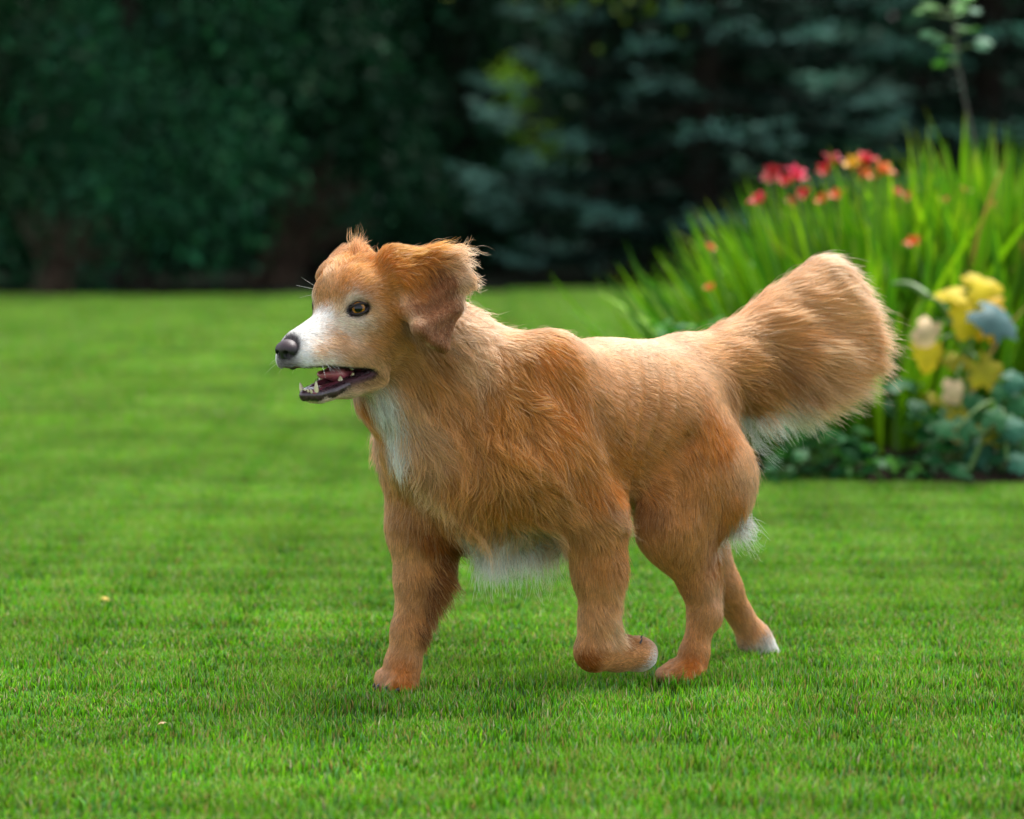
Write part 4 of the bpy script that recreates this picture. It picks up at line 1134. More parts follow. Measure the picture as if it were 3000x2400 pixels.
def leafy(name, x, y, h, lobes, n_leaf, leaf, colr, label, cat='tree', group=None, seed=1, trunk_r=.14, clump_n=26, droop=.5, lean=0.0):
    """Broadleaf or cedar-like tree: lobes are (dx,dy,z,rx,ry,rz); leaf clumps sit through and on each lobe."""
    g = np.random.default_rng(seed)
    z0 = float(floor_z(np.array(x), np.array(y)))
    t = empty(name, (x, y, z0)); tag(t, label, cat, group)
    TV, TQ = trunk_mesh(h * .9, trunk_r, lean, seed); TV = list(TV); TQ = list(map(tuple, TQ))
    vol = np.array([l[3] * l[4] * l[5] for l in lobes]) ** .75; vol /= vol.sum()
    nc = n_leaf // clump_n
    k = g.choice(len(lobes), nc, p=vol)
    Lb = np.array(lobes)[k]
    d = unit(g.normal(0, 1, (nc, 3))); rad = g.random(nc) ** .33 * .55 + .5
    C = Lb[:, :3] + d * Lb[:, 3:] * np.minimum(rad, 1.0)[:, None]
    ltone = g.uniform(.45, 1.0, len(lobes)) * 1.45; tone = g.uniform(.6, 1.3, nc) * ltone[k]
    for l in lobes[:14]:
        limb(TV, TQ, (0, 0, max(.3, l[2] * .55)), (l[0], l[1], l[2]), trunk_r * .35, .015, 5)
    m = clump_n
    sp = g.uniform(.14, .30, nc) * (.45 if name == 'young_maple' else 1)
    P = (C[:, None, :] + g.normal(0, 1, (nc, m, 3)) * sp[:, None, None] * np.array([.8, .8, .75])).reshape(-1, 3)
    out = np.repeat(d, m, 0)
    D = unit(out * .6 + g.normal(0, .55, P.shape) + np.array([0, 0, -droop]))
    W = unit(np.cross(D, out + g.normal(0, .6, P.shape)))
    n = len(P)
    V, Q = quads_from(P, D, W, leaf * g.uniform(.7, 1.4, n), leaf * .55 * g.uniform(.7, 1.3, n))
    col = np.array(colr) * np.repeat(tone, m)[:, None] * g.uniform(.7, 1.35, (n, 1)) * np.clip(1 + g.normal(0, .12, (n, 3)), .5, 1.6)
    link('trunk', mesh_np('trunk', np.array(TV), np.array(TQ), bark_mat), t)
    o = link('crown', mesh_np('crown', V, Q, leafy_mat, np.repeat(col, 4, 0), smooth=False), t); o['kind'] = 'stuff'
    return t

# far dark woodland that closes the view
def woods():
    g = np.random.default_rng(5)
    Ps, Ds, Ws, Cs = [], [], [], []
    V = []; Q = []
    for i in range(90):
        x = -34 + 68 * (i + g.random()) / 90; y = g.uniform(35, 44); h = g.uniform(8, 13)
        n = 2000
        z = .15 + (h - .15) * g.random(n) ** 1.1; rr = 1.9 * (1.05 - z / h) ** .6 * g.random(n) ** .35
        a = g.random(n) * 2 * np.pi
        P = np.stack([x + rr * np.cos(a), y + rr * np.sin(a), z], 1)
        o = np.stack([np.cos(a), np.sin(a), a * 0], 1)
        D = unit(o * .7 + g.normal(0, .5, P.shape) + np.array([0, 0, -.5]))
        Ps.append(P); Ds.append(D); Ws.append(unit(np.cross(D, g.normal(0, 1, P.shape))))
        Cs.append(np.array((.011, .046, .020)) * g.uniform(.5, 1.3, (n, 1)) * g.uniform(.6, 1.2))
        limb(V, Q, (x, y, -.2), (x + g.uniform(-.4, .4), y, h), .2, .03, 6)
    P = np.concatenate(Ps)
    LV, LQ = quads_from(P, np.concatenate(Ds), np.concatenate(Ws), g.uniform(.35, .7, len(P)), g.uniform(.2, .4, len(P)))
    o = link('woodland', mesh_np('woodland', np.concatenate([LV, np.array(V)]), np.concatenate([LQ, np.array(Q) + len(LV)]), leafy_mat,
             np.concatenate([np.repeat(np.concatenate(Cs), 4, 0), np.full((len(V), 3), (.04, .03, .022))]), smooth=False))
    tag(o, 'dark dense woodland closing the view beyond the nearer trees', 'woodland', kind='stuff')
woods()

cedar = (.012, .058, .020)
def column(cx, w, h, g, n=18, base=.05):
    L = []
    for i in range(n):
        z = base + (h - base) * (i + g.random()) / n
        s = w * (1.0 - .55 * (z / h) ** 1.5)
        a = g.random() * 6.28; rr = s * .55 * g.random()
        L.append((rr * math.cos(a), rr * math.sin(a), z, s * g.uniform(.5, .75), s * g.uniform(.5, .75), h / n * g.uniform(.8, 1.3)))
    return L
gg = np.random.default_rng(21)
leafy('cedar_tree', -5.3, 28.8, 8.5, column(0, 1.7, 8.5, gg), 17000, .11, cedar, 'dense dark green cedar at the far left of the lawn edge', 'tree', 'cedars at the left edge of the lawn', 1)
leafy('cedar_tree', -3.35, 28.0, 9.5, column(0, 1.35, 9.5, gg) + [(.5, -.3, 1.0, .75, .7, .55), (.7, -.3, 1.75, .75, .7, .5)], 20000, .10, (.012, .063, .026), 'broad bluish green cedar with a rounded right side, left of the dark gap', 'tree', 'cedars at the left edge of the lawn', 2)
leafy('cedar_tree', -1.75, 29.6, 9.0, [(a, b, c + .85, d, e, f) for a, b, c, d, e, f in column(0, 1.25, 7.6, gg)] + [(-.2, -.9, 1.95, .8, .6, .45), (-.6, -.7, 2.5, .8, .6, .5)], 15000, .11, (.010, .052, .022), 'tall cedar whose foliage overhangs the dark gap', 'tree', 'cedars at the left edge of the lawn', 3)
leafy('cedar_tree', -7.6, 29.6, 8.0, column(0, 1.8, 8.0, gg), 11000, .14, cedar, 'dark cedar just outside the left border of the view', 'tree', 'cedars at the left edge of the lawn', 4)
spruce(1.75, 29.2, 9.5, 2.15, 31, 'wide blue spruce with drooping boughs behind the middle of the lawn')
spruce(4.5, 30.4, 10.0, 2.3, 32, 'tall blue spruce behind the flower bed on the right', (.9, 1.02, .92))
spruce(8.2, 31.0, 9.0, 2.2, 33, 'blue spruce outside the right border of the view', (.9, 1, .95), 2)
leafy('dark_tree', -.55, 32.4, 9.0, [(a, b, c + .3, d, e, f) for a, b, c, d, e, f in column(0, 1.5, 8, gg)], 12000, .14, (.013, .054, .024), 'very dark tree standing back in the gap between cedar and spruce', 'tree', None, 6)
# young maple with lit yellow green leaves in the gap
pA, pB, pC, pD = at_y(1075, 165, 30.6), at_y(1150, 300, 30.4), at_y(1095, 240, 30.6), at_y(1110, 265, 30.7)
bx, by = pB[0] - .05, 30.7
zb = float(floor_z(np.array(bx), np.array(by)))
leafy('young_maple', bx, by, 2.6, [(q[0] - bx, q[1] - by, q[2] - zb, rx, .22, rz) for q, rx, rz in ((pA, .09, .10), (pB, .08, .07), (pC, .07, .08), (pD, .10, .08))],
      520, .070, (.16, .32, .015), 'thin young maple with yellow green leaves in the dark gap beside the spruce', 'tree', None, 8, .03, 14, .3)
qa = at_y(1240, 10, 26.9)
leafy('maple_tree', qa[0] + .2, 31.5, 6.5, [(-.2 + a, -4.4 + b, qa[2] + .25 + c, .5, .4, .2) for a, b, c in ((0, 0, 0), (.35, .1, .02), (-.35, .1, .05))] + [(0, -2.5, 4.2, 1.4, 1.6, .6), (0, 0, 5.5, 1.8, 1.8, 1.0)], 5200, .10, (.12, .20, .015), 'maple whose yellow green branch hangs into view at the top', 'tree', None, 9, .10, 20, .3)
# bare twiggy shrub at the foot of the cedars and in the gap
twig_mat = simple_mat('dead_twigs', (.055, .036, .024), .85, .2, noise=.4, nscale=6)
def twiggy(x, y, h, n, spread, seed, label):
    g = np.random.default_rng(seed); V = []; Q = []
    for i in range(n):
        a = g.random() * 6.28; tip = np.array([math.cos(a) * spread * g.random() + .35 * h, math.sin(a) * spread * .5 * g.random(), h * g.uniform(.45, 1.0)])
        b = np.array([g.normal(0, .12), g.normal(0, .1), 0.])
        mid = (b + tip) / 2 + np.array([0, 0, .12 * h])
        limb(V, Q, b, mid, .012, .008, 4); limb(V, Q, mid, tip, .008, .003, 4)
        for k in range(4):
            s = mid + (tip - mid) * g.random(); limb(V, Q, s, s + g.normal(0, .13, 3) + np.array([.05, 0, .1]), .005, .002, 3)
    o = link('bare_shrub', mesh_np('bare_shrub', np.array(V), np.array(Q), twig_mat)); o.location = (x, y, float(floor_z(np.array(x), np.array(y))))
    tag(o, label, 'shrub', 'bare twiggy shrubs under the trees')
twiggy(-4.05, 27.3, .70, 34, .5, 41, 'low bare brown shrub at the foot of the cedars at far left')
twiggy(-2.15, 28.4, 1.1, 45, .6, 42, 'bare brown shrub filling the bottom of the dark gap')
print('trees', round(time.time() - T0, 1))
# ================================================================== FLOWER BED on the right
bed_soil = simple_mat('bed_soil', (.022, .015, .010), .95, .1, noise=.6, nscale=12)
def bed():
    V = [(1.45, 9.82, .10)]; Q = []
    n = 48; rings = (.35, .7, .95, 1.0)
    for k, f in enumerate(rings):
        for i in range(n):
            a = 2 * math.pi * i / n; wob = 1 + .03 * math.sin(5 * a)
            V.append((1.45 + 1.0 * f * wob * math.cos(a), 9.82 + 1.2 * f * wob * math.sin(a), (.09, .07, .035, -.03)[k] + .008 * math.sin(9 * a + k)))
    T = [[0, 1 + i, 1 + (i + 1) % n] for i in range(n)]
    for k in range(3):
        for i in range(n): Q.append([1 + k * n + i, 1 + (k + 1) * n + i, 1 + (k + 1) * n + (i + 1) % n, 1 + k * n + (i + 1) % n])
    o = link('flower_bed', mesh_np('flower_bed', np.array(V), [np.array(T), np.array(Q)], bed_soil)); tag(o, kind='structure')
bed()

blade_mat = leaf_mat('sword_leaves', rough=.5, trans=.4, noise=.2, nscale=5, spec=.2)
def blade_mesh(L, w, bend, tone, seed):
    """Sword leaf folded along its midrib: base at origin, rises along Z and arches towards +X."""
    seg = 7; V = []; Q = []; C = []
    g = np.random.default_rng(seed)
    for j in range(seg + 1):
        t = j / seg; ang = bend * t ** 1.5
        if j == 0: x, z = 0., 0.
        else:
            x += L / seg * math.sin(ang); z += L / seg * math.cos(ang)
        ww = w * (.55 + .45 * min(1, t * 3)) * (1 - max(0, t - .45) / .55) ** .8 * .5 + .0006
        V += [(x, -ww, z), (x + ww * .35 * math.cos(ang), 0, z - ww * .35 * math.sin(ang)), (x, ww, z)]
        c = np.array(tone) * (.75 + .35 * t)
        if t > .9: c = c * .5 + np.array((.22, .12, .02)) * .5
        C += [c] * 3
    for j in range(seg):
        for k in (0, 1): Q.append((3 * j + k, 3 * j + k + 1, 3 * j + k + 4, 3 * j + k + 3))
    return mesh_np('leaf', np.array(V), np.array(Q), blade_mat, np.array(C))
TONES = [(.150, .350, .004), (.075, .240, .004), (.190, .390, .005), (.045, .175, .006), (.120, .310, .004), (.060, .210, .006)]
BLADES = [(blade_mesh(1.0, .030, b, TONES[i % 6], i), b) for i, b in enumerate((.15, .3, .5, .7, .25, .45, .9, .35, .6, .2))]
BROWN = blade_mesh(1.0, .022, .7, (.20, .11, .03), 77)

def put_blade(parent, x, y, z, az, tilt, L, me, label=None):
    o = bpy.data.objects.new('leaf', me); COL.objects.link(o); o.parent = parent
    o.location = (x - parent.location.x, y - parent.location.y, z - parent.location.z)
    o.rotation_euler = (Matrix.Rotation(az, 3, 'Z') @ Matrix.Rotation(tilt, 3, 'Y') @ Matrix.Rotation(random.uniform(-.5, .5), 3, 'Z')).to_euler()
    o.scale = (L, random.uniform(.9, 1.5), L)
    if label: o['label'] = label
    return o
def bed_z(x, y):
    r = math.hypot((x - 1.45) / 1.0, (y - 9.82) / 1.2); return .08 * max(0, 1 - r) + .025

petal_mat = leaf_mat('petals', rough=.45, trans=.3, noise=.15, nscale=30, spec=.3)
def petal_mesh(L, w, col, tipcol):
    seg = 4; V = []; Q = []; C = []; x = z = 0.
    for j in range(seg + 1):
        t = j / seg; ang = .35 + 1.15 * t ** 1.6
        if j: x += L / seg * math.sin(ang); z += L / seg * math.cos(ang)
        ww = w * math.sin(math.pi * min(.96, .12 + .86 * t)) * .5
        V += [(x, -ww, z + ww * .25), (x, 0, z), (x, ww, z + ww * .25)]
        c = np.array(col) * (1 - t) + np.array(tipcol) * t; C += [c] * 3
    for j in range(seg):
        for k in (0, 1): Q.append((3 * j + k, 3 * j + k + 1, 3 * j + k + 4, 3 * j + k + 3))
    return mesh_np('petal', np.array(V), np.array(Q), petal_mat, np.array(C))
FC = {'red': ((.50, .02, .012), (.52, .010, .025)), 'crimson': ((.62, .03, .06), (.66, .012, .075)), 'dark': ((.30, .012, .010), (.34, .008, .016)), 'orange': ((.62, .16, .012), (.60, .085, .012)),
      'yellow': ((.66, .42, .02), (.64, .30, .015)), 'coral': ((.62, .12, .05), (.60, .09, .05))}
PET = {k: petal_mesh(1.0, .52, *v) for k, v in FC.items()}
stem_mat = simple_mat('flower_stems', (.075, .16, .018), .5, noise=.2, nscale=10)
def stalk_curve(name, A, B, r, parent, sag=.0, mat=None):
    A, B = np.asarray(A, float), np.asarray(B, float); n = 6; seg = 7; V = []; Q = []
    d = B - A; u = np.cross(d, [0, 1., .2]); u /= np.linalg.norm(u); w = np.cross(d, u); w /= np.linalg.norm(w)
    for j in range(seg + 1):
        t = j / seg; P = A + d * t + np.array([0, 0, 1.]) * sag * math.sin(math.pi * t)
        for i in range(n):
            a = 2 * math.pi * i / n; V.append(P + (u * math.cos(a) + w * math.sin(a)) * r * (1 - .45 * t))
    for j in range(seg):
        for i in range(n): Q.append((j * n + i, j * n + (i + 1) % n, (j + 1) * n + (i + 1) % n, (j + 1) * n + i))
    V = np.array(V) - np.array(parent.location)
    return link(name, mesh_np(name, V, np.array(Q), mat or stem_mat), parent)
core_mat = simple_mat('flower_heart', (.45, .20, .02), .5)
def flower(parent, P, size, kind, base, facing):
    stalk_curve('stalk', base, P, .005, parent)
    P = np.asarray(P, float)
    cu, cq = revolve(np.zeros(3), np.array([.01, .0, 1.]), [(1e-5, -.3), (.10, -.2), (.13, 0), (.06, .35), (1e-5, .5)], 8)
    f = link('flower', mesh_np('flower', cu, cq, core_mat), parent)
    f.location = Vector(P) - parent.location; f.scale = (size,) * 3
    f.rotation_euler = facing
    f['label'] = {'red': 'bright red bloom', 'crimson': 'large crimson pink bloom', 'dark': 'dark red bloom', 'orange': 'orange bloom', 'yellow': 'yellow bloom', 'coral': 'small coral bud'}[kind]
    for i in range(6):
        p_ = bpy.data.objects.new('petal', PET[kind]); COL.objects.link(p_); p_.parent = f
        p_.rotation_euler = (0, random.uniform(-.25, .15), 2 * math.pi * i / 6 + random.uniform(-.15, .15))
        p_.scale = (random.uniform(.85, 1.1),) * 3

def clump(name, label, cx, cy, sx, sy, nb, seed, lean, hmax, blooms, front=.5):
    random.seed(seed)
    t = empty(name, (cx, cy, bed_z(cx, cy))); tag(t, label, 'flowering plant', 'sword leaved flower clumps in the bed')
    for i in range(nb):
        x = cx + random.gauss(0, sx * .5); y = cy + random.gauss(0, sy * .5)
        u = max(-1.1, min(1.1, (x - cx) / sx))
        az = math.atan2(random.gauss(0, .6) - .15, (lean + u * 1.1) + random.gauss(0, .35))
        tilt = min(.80, abs(lean + u) * .36 + abs(random.gauss(0, .12)))
        L = hmax * random.uniform(.60, 1.0) * (1 - .42 * tilt)
        me = BROWN if random.random() < .05 else random.choice(BLADES)[0]
        put_blade(t, x, y, bed_z(x, y), az, tilt, L, me)
    # the thin blades deep in the clump, one mass
    g = np.random.default_rng(seed + 100); Ps = []; Ls = []; Ds = []; Ws = []
    n = nb * 3
    x = g.normal(0, sx * .55, n); y = g.normal(0, sy * .55, n); u = np.clip(x / sx, -1.1, 1.1)
    D = unit(np.stack([(lean + u) * .42 + g.normal(0, .12, n), g.normal(-.05, .16, n), np.ones(n)], 1))
    W = unit(np.cross(D, np.stack([g.normal(0, 1, n), g.normal(0, 1, n), np.zeros(n)], 1)))
    fv, fq = quads_from(np.stack([x, y, np.zeros(n)], 1), D, W, hmax * g.uniform(.45, .92, n) * (1 - .25 * np.abs(u)), g.uniform(.018, .034, n))
    fc = np.array(TONES)[g.integers(0, 6, n)] * g.uniform(.6, 1.1, (n, 1))
    fo = link('foliage', mesh_np('foliage', fv, fq, blade_mat, np.repeat(fc, 4, 0), smooth=False), t); fo['kind'] = 'stuff'
    for (px, py, yy, size, kind) in blooms:
        P = at_y(px, py, yy)
        b = (cx + (P[0] - cx) * .35 + random.uniform(-.05, .05), yy + .08, bed_z(cx, cy))
        flower(t, P, size * 1.0, kind, b, (random.uniform(.4, 1.0), random.uniform(-.5, .5), random.uniform(-.4, .4)))
    return t
def b5(x, y): return (1850 + x / 1.4617) / K, (280 + y / 1.4617) / K
clump('red_flower_clump', 'broad clump of arching bright green sword leaves topped with red and crimson flowers', 1.07, 9.75, .36, .46, 290, 3, -.42, .98,
      [(*b5(600, 345), 9.5, .045, 'dark'), (*b5(585, 370), 9.6, .04, 'dark'), (*b5(692, 365), 9.35, .052, 'crimson'), (*b5(660, 380), 9.5, .04, 'red'), (*b5(548, 462), 9.3, .040, 'red'), (*b5(850, 303), 9.6, .05, 'dark'), (*b5(835, 330), 9.7, .04, 'red'),
       (*b5(950, 312), 9.5, .05, 'yellow'), (*b5(1000, 305), 9.55, .055, 'red'), (*b5(1058, 340), 9.5, .055, 'orange'), (*b5(985, 350), 9.6, .045, 'orange'), (*b5(730, 430), 9.45, .035, 'red'), (*b5(820, 455), 9.4, .034, 'orange'), (*b5(880, 440), 9.4, .036, 'orange'), (*b5(690, 470), 9.45, .03, 'dark')])
clump('tall_leaf_clump', 'tall upright clump of darker sword leaves with small coral buds at the right edge', 1.50, 9.95, .34, .44, 285, 5, .02, 1.06,
      [(*b5(1130, 425), 9.6, .030, 'coral'), (*b5(1342, 462), 9.6, .028, 'coral'), (*b5(1430, 420), 9.7, .028, 'coral'), (*b5(1212, 640), 9.25, .04, 'orange'), (*b5(1540, 475), 9.7, .026, 'coral'), (*b5(1410, 590), 9.5, .022, 'coral'), (*b5(1180, 440), 9.7, .026, 'coral')])
clump('green_leaf_clump', 'low clump of yellow green sword leaves sprawling at the left end of the bed',   .93, 9.35, .25, .32, 230, 9, -.45, .64,
      [(*b5(335, 660), 9.1, .022, 'orange'), (*b5(335, 835), 8.95, .026, 'orange')])
clump('dark_leaf_clump', 'dense dark clump of sword leaves behind the yellow leaved plant', 1.85, 10.2, .28, .35, 120, 12, .25, 1.0, [])

# broad lobed leaves
broad_mat = leaf_mat('broad_leaves', rough=.55, trans=.3, noise=.22, nscale=25, spec=.2)
def lobed_mesh(colr, edge, lobes=5, depth=.15, curl=.5, seed=0):
    """Lobed leaf, about 1 wide: stalk at origin, tip towards +X, surface domed."""
    g = np.random.default_rng(seed); n = 30; V = [(.35, 0, .04)]; C = [np.array(colr) * 1.05]
    for ring in (.5, 1.0):
        for i in range(n):
            a = -math.pi + 2 * math.pi * i / n
            rad = (.46 + depth * .5 * math.cos(lobes * a)) * (1.0 if abs(a) < 2.75 else .55) * (1 + .13 * g.standard_normal() * ring)
            x = .35 + rad * ring * math.cos(a) * 1.1; y = rad * ring * math.sin(a)
            V.append((x, y, .04 - curl * (ring * rad) ** 2 + .03 * math.cos(lobes * a) * ring))
            C.append(np.array(colr) * (1 - .5 * (ring - .5)) + np.array(edge) * .5 * (ring - .5))
    T = [[0, 1 + i, 1 + (i + 1) % n] for i in range(n)]
    Q = [[1 + i, 1 + n + i, 1 + n + (i + 1) % n, 1 + (i + 1) % n] for i in range(n)]
    return mesh_np('leaf', np.array(V), [np.array(T), np.array(Q)], broad_mat, np.array(C))
LM = {'yellow': lobed_mesh((.58, .44, .010), (.42, .30, .01), lobes=3, depth=.16, seed=1), 'gold': lobed_mesh((.62, .38, .012), (.60, .22, .01), seed=2), 'olive': lobed_mesh((.30, .27, .012), (.34, .20, .01), lobes=5, depth=.2, seed=3),
      'cream': lobed_mesh((.62, .46, .26), (.50, .30, .14), lobes=2, depth=.16, curl=1.6, seed=4), 'tan': lobed_mesh((.50, .27, .10), (.35, .15, .05), lobes=2, depth=.14, curl=1.8, seed=5),
      'blue': lobed_mesh((.075, .15, .15), (.06, .13, .12), lobes=3, depth=.05, curl=.9, seed=6), 'teal': lobed_mesh((.026, .125, .07), (.02, .10, .055), lobes=4, depth=.07, curl=.7, seed=7), 'green': lobed_mesh((.018, .11, .030), (.015, .09, .02), depth=.10, curl=.45, seed=8)}
def broad(parent, px, py, yy, wpx, kind, rot, label=None, root=None):
    """A broad leaf whose middle is met at that bearing; rot = (tilt towards viewer, roll, heading)."""
    P = at_y(px, py, yy); s = wpx * yy / (FPX / K)
    o = bpy.data.objects.new('leaf', LM[kind]); COL.objects.link(o); o.parent = parent
    M = Matrix.Rotation(rot[1], 3, 'Y') @ Matrix.Rotation(rot[0], 3, 'X') @ Matrix.Rotation(rot[2], 3, 'Z')
    off = M @ Vector((.38 * s, 0, 0))
    o.location = Vector(P) - off - parent.location; o.rotation_euler = M.to_euler(); o.scale = (s, s, s)
    if label: o['label'] = label
    if root is not None: stalk_curve('stalk', root, Vector(P) - off, .006, parent, .02)
    return o
g0 = on_ground(*b5(1440, 1655)); YP = g0[1] + .05
yp = empty('yellow_leaved_plant', (g0[0] + .0, YP, bed_z(g0[0], YP))); tag(yp, 'sickly plant with yellow lobed leaves and wilted cream ones on a tall stem', 'plant')
top = at_y(*b5(1455, 985), YP); mid = at_y(*b5(1440, 1150), YP); bas = np.array(yp.location)
stalk_curve('stem', bas, mid, .013, yp); stalk_curve('stem', mid, top, .010, yp)
broad(yp, *b5(1500, 825), YP - .02, 118 * .72, 'yellow', (.95, .15, .2), None, top)
broad(yp, *b5(1372, 848), YP - .05, 92 * .72, 'yellow', (.55, -.1, math.pi - .1), None, top)
broad(yp, *b5(1440, 945), YP - .06, 120 * .80, 'yellow', (1.25, .2, -1.7), None, top)
broad(yp, *b5(1545, 895), YP + .06, 80 * .7, 'gold', (1.0, 0, .6))
broad(yp, *b5(1515, 1000), YP - .03, 62 * .9, 'gold', (1.2, 0, -1.2), 'leaf turning orange')
broad(yp, *b5(1560, 945), YP - .12, 128 * .82, 'blue', (.75, .35, -.35), 'pale blue green leaf in front of the yellow ones', top)
broad(yp, *b5(1268, 1010), YP - .08, 70, 'cream', (1.3, .1, -2.0), 'wilted cream leaf', mid + np.array([0, 0, .06]))
broad(yp, *b5(1265, 1115), YP - .07, 70, 'yellow', (1.35, .05, -1.6), None)
broad(yp, *b5(1508, 1185), YP - .05, 84, 'olive', (1.35, -.1, -1.2), None, mid)
broad(yp, *b5(1382, 1135), YP - .03, 48, 'olive', (1.0, 0, math.pi), None, mid)
broad(yp, *b5(1382, 1262), YP - .09, 58, 'cream', (1.3, .2, -1.5), 'wilted cream leaf low on the stem', mid)
broad(yp, *b5(1395, 1365), YP - .08, 54, 'olive', (1.3, 0, -1.4), None)
broad(yp, *b5(1392, 1455), YP - .09, 46, 'tan', (1.3, .4, -1.0), 'shrivelled tan leaf')
a0, a1, a2 = at_y(*b5(1120, 808), YP + .1), at_y(*b5(1270, 862), YP + .02), at_y(*b5(1380, 985), YP)
stalk_curve('stem', a2, a1, .010, yp, .02); stalk_curve('stem', a1, a0, .012, yp, .015)
stalk_curve('stem', mid, at_y(*b5(1330, 1045), YP - .05), .008, yp, .04)
g1 = on_ground(*b5(1590, 1660)); YB = g1[1] + .03
bp_ = empty('blue_leaved_plant', (g1[0], YB, bed_z(g1[0], YB))); tag(bp_, 'low plant with broad blue green leaves in the lower right corner of the bed', 'plant')
r0 = np.array(bp_.location)
stalk_curve('stem', r0, r0 + np.array([0, 0, .22]), .010, bp_)
for (x, y, w, k, rot) in [(1640, 1222, 62, 'teal', (.9, .2, .1)), (1640, 1420, 66, 'teal', (.9, .1, .3)), (1485, 1500, 92, 'teal', (.8, -.2, .15)), (1345, 1420, 60, 'green', (.8, 0, 2.8)), (1520, 1622, 98, 'teal', (.5, 0, .1)),
                          (1605, 1500, 60, 'green', (.9, .2, -.9)), (1430, 1420, 60, 'green', (.9, .2, 2.2)), (1560, 1380, 62, 'green', (.9, 0, 1.2)), (1660, 1560, 70, 'teal', (.7, .1, .3)), (1400, 1600, 56, 'green', (.6, 0, 2.9)), (1660, 1320, 60, 'green', (1.0, 0, -.3)),
                          (1585, 1270, 50, 'green', (1.0, 0, 1.8)), (1460, 1310, 50, 'green', (1.0, 0, 2.4)), (1540, 1450, 54, 'olive', (1.0, 0, -1.2))]:
    broad(bp_, *b5(x, y), YB - random.uniform(.0, .12), w, k, rot, None, r0 + np.array([0, 0, random.uniform(.05, .2)]))
g2 = on_ground(*b5(1150, 1640)); YF = g2[1] + .1
fl = empty('flat_leaved_plant', (g2[0], YF, bed_z(g2[0], YF))); tag(fl, 'single stem plant with one flat green leaf beside the tail', 'plant')
stalk_curve('stem', np.array(fl.location), at_y(*b5(1130, 1250), YF), .008, fl)
broad(fl, *b5(1160, 1232), YF - .05, 88, 'green', (.25, 0, .05)); broad(fl, *b5(1290, 1290), YF, 50, 'olive', (.6, .4, -.3), 'small brownish leaf')
broad(fl, *b5(1100, 1330), YF, 40, 'green', (.8, .2, 2.6))

# low leafy shrublets at the front of the bed
small_leaf = [lobed_mesh(c, c, lobes=3, depth=.06, curl=.3, seed=20 + i) for i, c in enumerate([(.018, .11, .025), (.04, .17, .02), (.014, .085, .025), (.06, .21, .015)])]
def low_shrub(name, label, px0, px1, py0, py1, n, size, seed, tones, group='low leafy plants along the front of the bed'):
    random.seed(seed)
    c = on_ground((px0 + px1) / 2, 1016); yy = c[1] + .10
    t = empty(name, (c[0], yy, bed_z(c[0], yy))); tag(t, label, 'plant', group)
    base = np.array(t.location)
    for i in range(n):
        P = at_y(random.uniform(px0, px1), random.uniform(py0, py1 + 8), yy + random.uniform(-.16, .14))
        P[2] = max(P[2], .02)
        o = bpy.data.objects.new('leaf', small_leaf[random.choice(tones)]); COL.objects.link(o); o.parent = t
        o.location = Vector(P) - t.location; s = size * random.uniform(.7, 1.3); o.scale = (s, s, s)
        o.rotation_euler = (random.uniform(-.7, .9), random.uniform(-.6, .6), random.uniform(0, 6.28))
        if i % 7 == 0: stalk_curve('stem', base + np.array([random.uniform(-.1, .1), 0, 0]), P, .004, t)
def px5(x): return b5(x, 0)[0]
def py5(y): return b5(0, y)[1]
low_shrub('leafy_shrub', 'dark leafy shrub low in the bed below the raised tail', px5(560), px5(1010), py5(1420), py5(1640), 190, .040, 31, [0, 2, 0, 1])
low_shrub('leafy_shrub', 'brighter ground hugging leafy plant right of the shrub below the tail', px5(930), px5(1290), py5(1555), py5(1650), 170, .036, 32, [1, 3, 0])
low_shrub('leafy_shrub', 'dark leafy plant hidden low behind the yellow leaved plant', px5(1180), px5(1690), py5(1330), py5(1650), 190, .046, 33, [2, 0])
low_shrub('leafy_shrub', 'low leafy plant at the left end of the bed beside the lawn', px5(60), px5(460), py5(960), py5(1240), 80, .036, 34, [1, 3, 0])

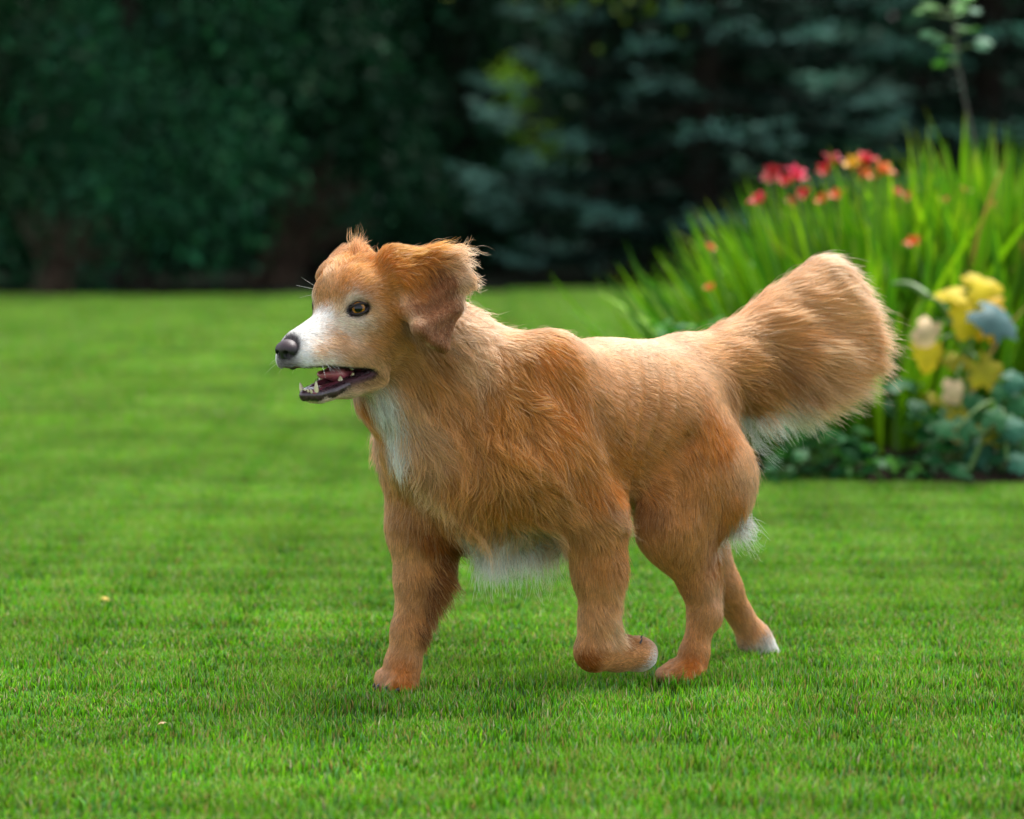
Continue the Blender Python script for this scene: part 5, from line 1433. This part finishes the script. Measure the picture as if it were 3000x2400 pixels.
# sapling behind the bed
sy = 11.3
def p7(x, y): return at_y((1300 + x / 1.268) / K, (y / 1.268) / K, sy)
s0 = p7(1990, 640); sap = empty('sapling', (s0[0] + .03, sy, 0.0)); tag(sap, 'slender sapling with a thin pale trunk and few leaves above the flower bed', 'tree')
pale_bark = simple_mat('sapling_bark', (.075, .07, .055), .8, noise=.3, nscale=20)
stalk_curve('trunk', (s0[0] + .03, sy, -.1), s0, .007, sap, 0, pale_bark); stalk_curve('trunk', s0, p7(1905, 215), .006, sap, 0, pale_bark); stalk_curve('trunk', p7(1905, 215), p7(1885, -130), .006, sap, 0, pale_bark)
sap_leaf = {k: lobed_mesh(c, c, lobes=3, depth=.05, curl=.5, seed=50 + i) for i, (k, c) in enumerate({'g': (.07, .23, .03), 'p': (.10, .22, .13), 'd': (.045, .17, .03)}.items())}
for (x, y, w, k) in [(1790, 18, 70, 'g'), (1760, 40, 50, 'g'), (1885, 28, 62, 'g'), (1955, 40, 52, 'p'), (1925, 92, 66, 'd'), (1985, 104, 60, 'g'), (1905, 110, 44, 'g'), (1800, 132, 56, 'p'), (1852, 138, 56, 'p'), (1905, 172, 58, 'g'),
                     (1975, 162, 72, 'p'), (1880, 220, 60, 'g'), (1905, 215, 36, 'p'), (1930, -20, 60, 'g'), (1850, -40, 60, 'd'), (1800, -60, 60, 'g'), (1960, -70, 60, 'g'), (1890, -110, 60, 'g'), (1880, 60, 40, 'd')]:
    P = p7(x, y); s = w / 1.268 / K * sy / (FPX / K) * 1.0
    o = bpy.data.objects.new('leaf', sap_leaf[k]); COL.objects.link(o); o.parent = sap
    P[1] += random.uniform(-.12, .12)
    o.location = Vector(P) - sap.location; o.scale = (s, s, s); o.rotation_euler = (random.uniform(.1, .9), random.uniform(-.3, .3), random.choice([0, math.pi]) + random.uniform(-.5, .5))
    tp = p7(1905 - (1905 - 1885) * (215 - y) / 345, y + 25); stalk_curve('twig', tp, P, .003, sap)

# fallen leaves on the lawn
fall_mat = leaf_mat('fallen_leaves', rough=.7, trans=.1, noise=.2, nscale=40)
def fallen(px, py, size, colr, label, z=.014):
    P = on_ground(px, py, z)
    me = lobed_mesh(colr, np.array(colr) * .7, lobes=5, depth=.2, curl=.9, seed=int(px))
    me.materials.clear(); me.materials.append(fall_mat)
    o = link('fallen_leaf', me); o.location = P; o.scale = (size,) * 3
    o.rotation_euler = (random.uniform(.2, .6), random.uniform(-.4, .4), random.uniform(0, 6))
    tag(o, label, 'leaf', 'fallen leaves on the lawn')
fallen(393, 703, .10, (.50, .24, .02), 'small orange leaf lying far back on the left of the lawn')
fallen(216, 1256, .016, (.45, .33, .05), 'small yellow leaf on the grass in the left foreground')
fallen(347, 1520, .014, (.42, .28, .14), 'dry tan leaf standing in the grass near the bottom left')
print('bed', round(time.time() - T0, 1))
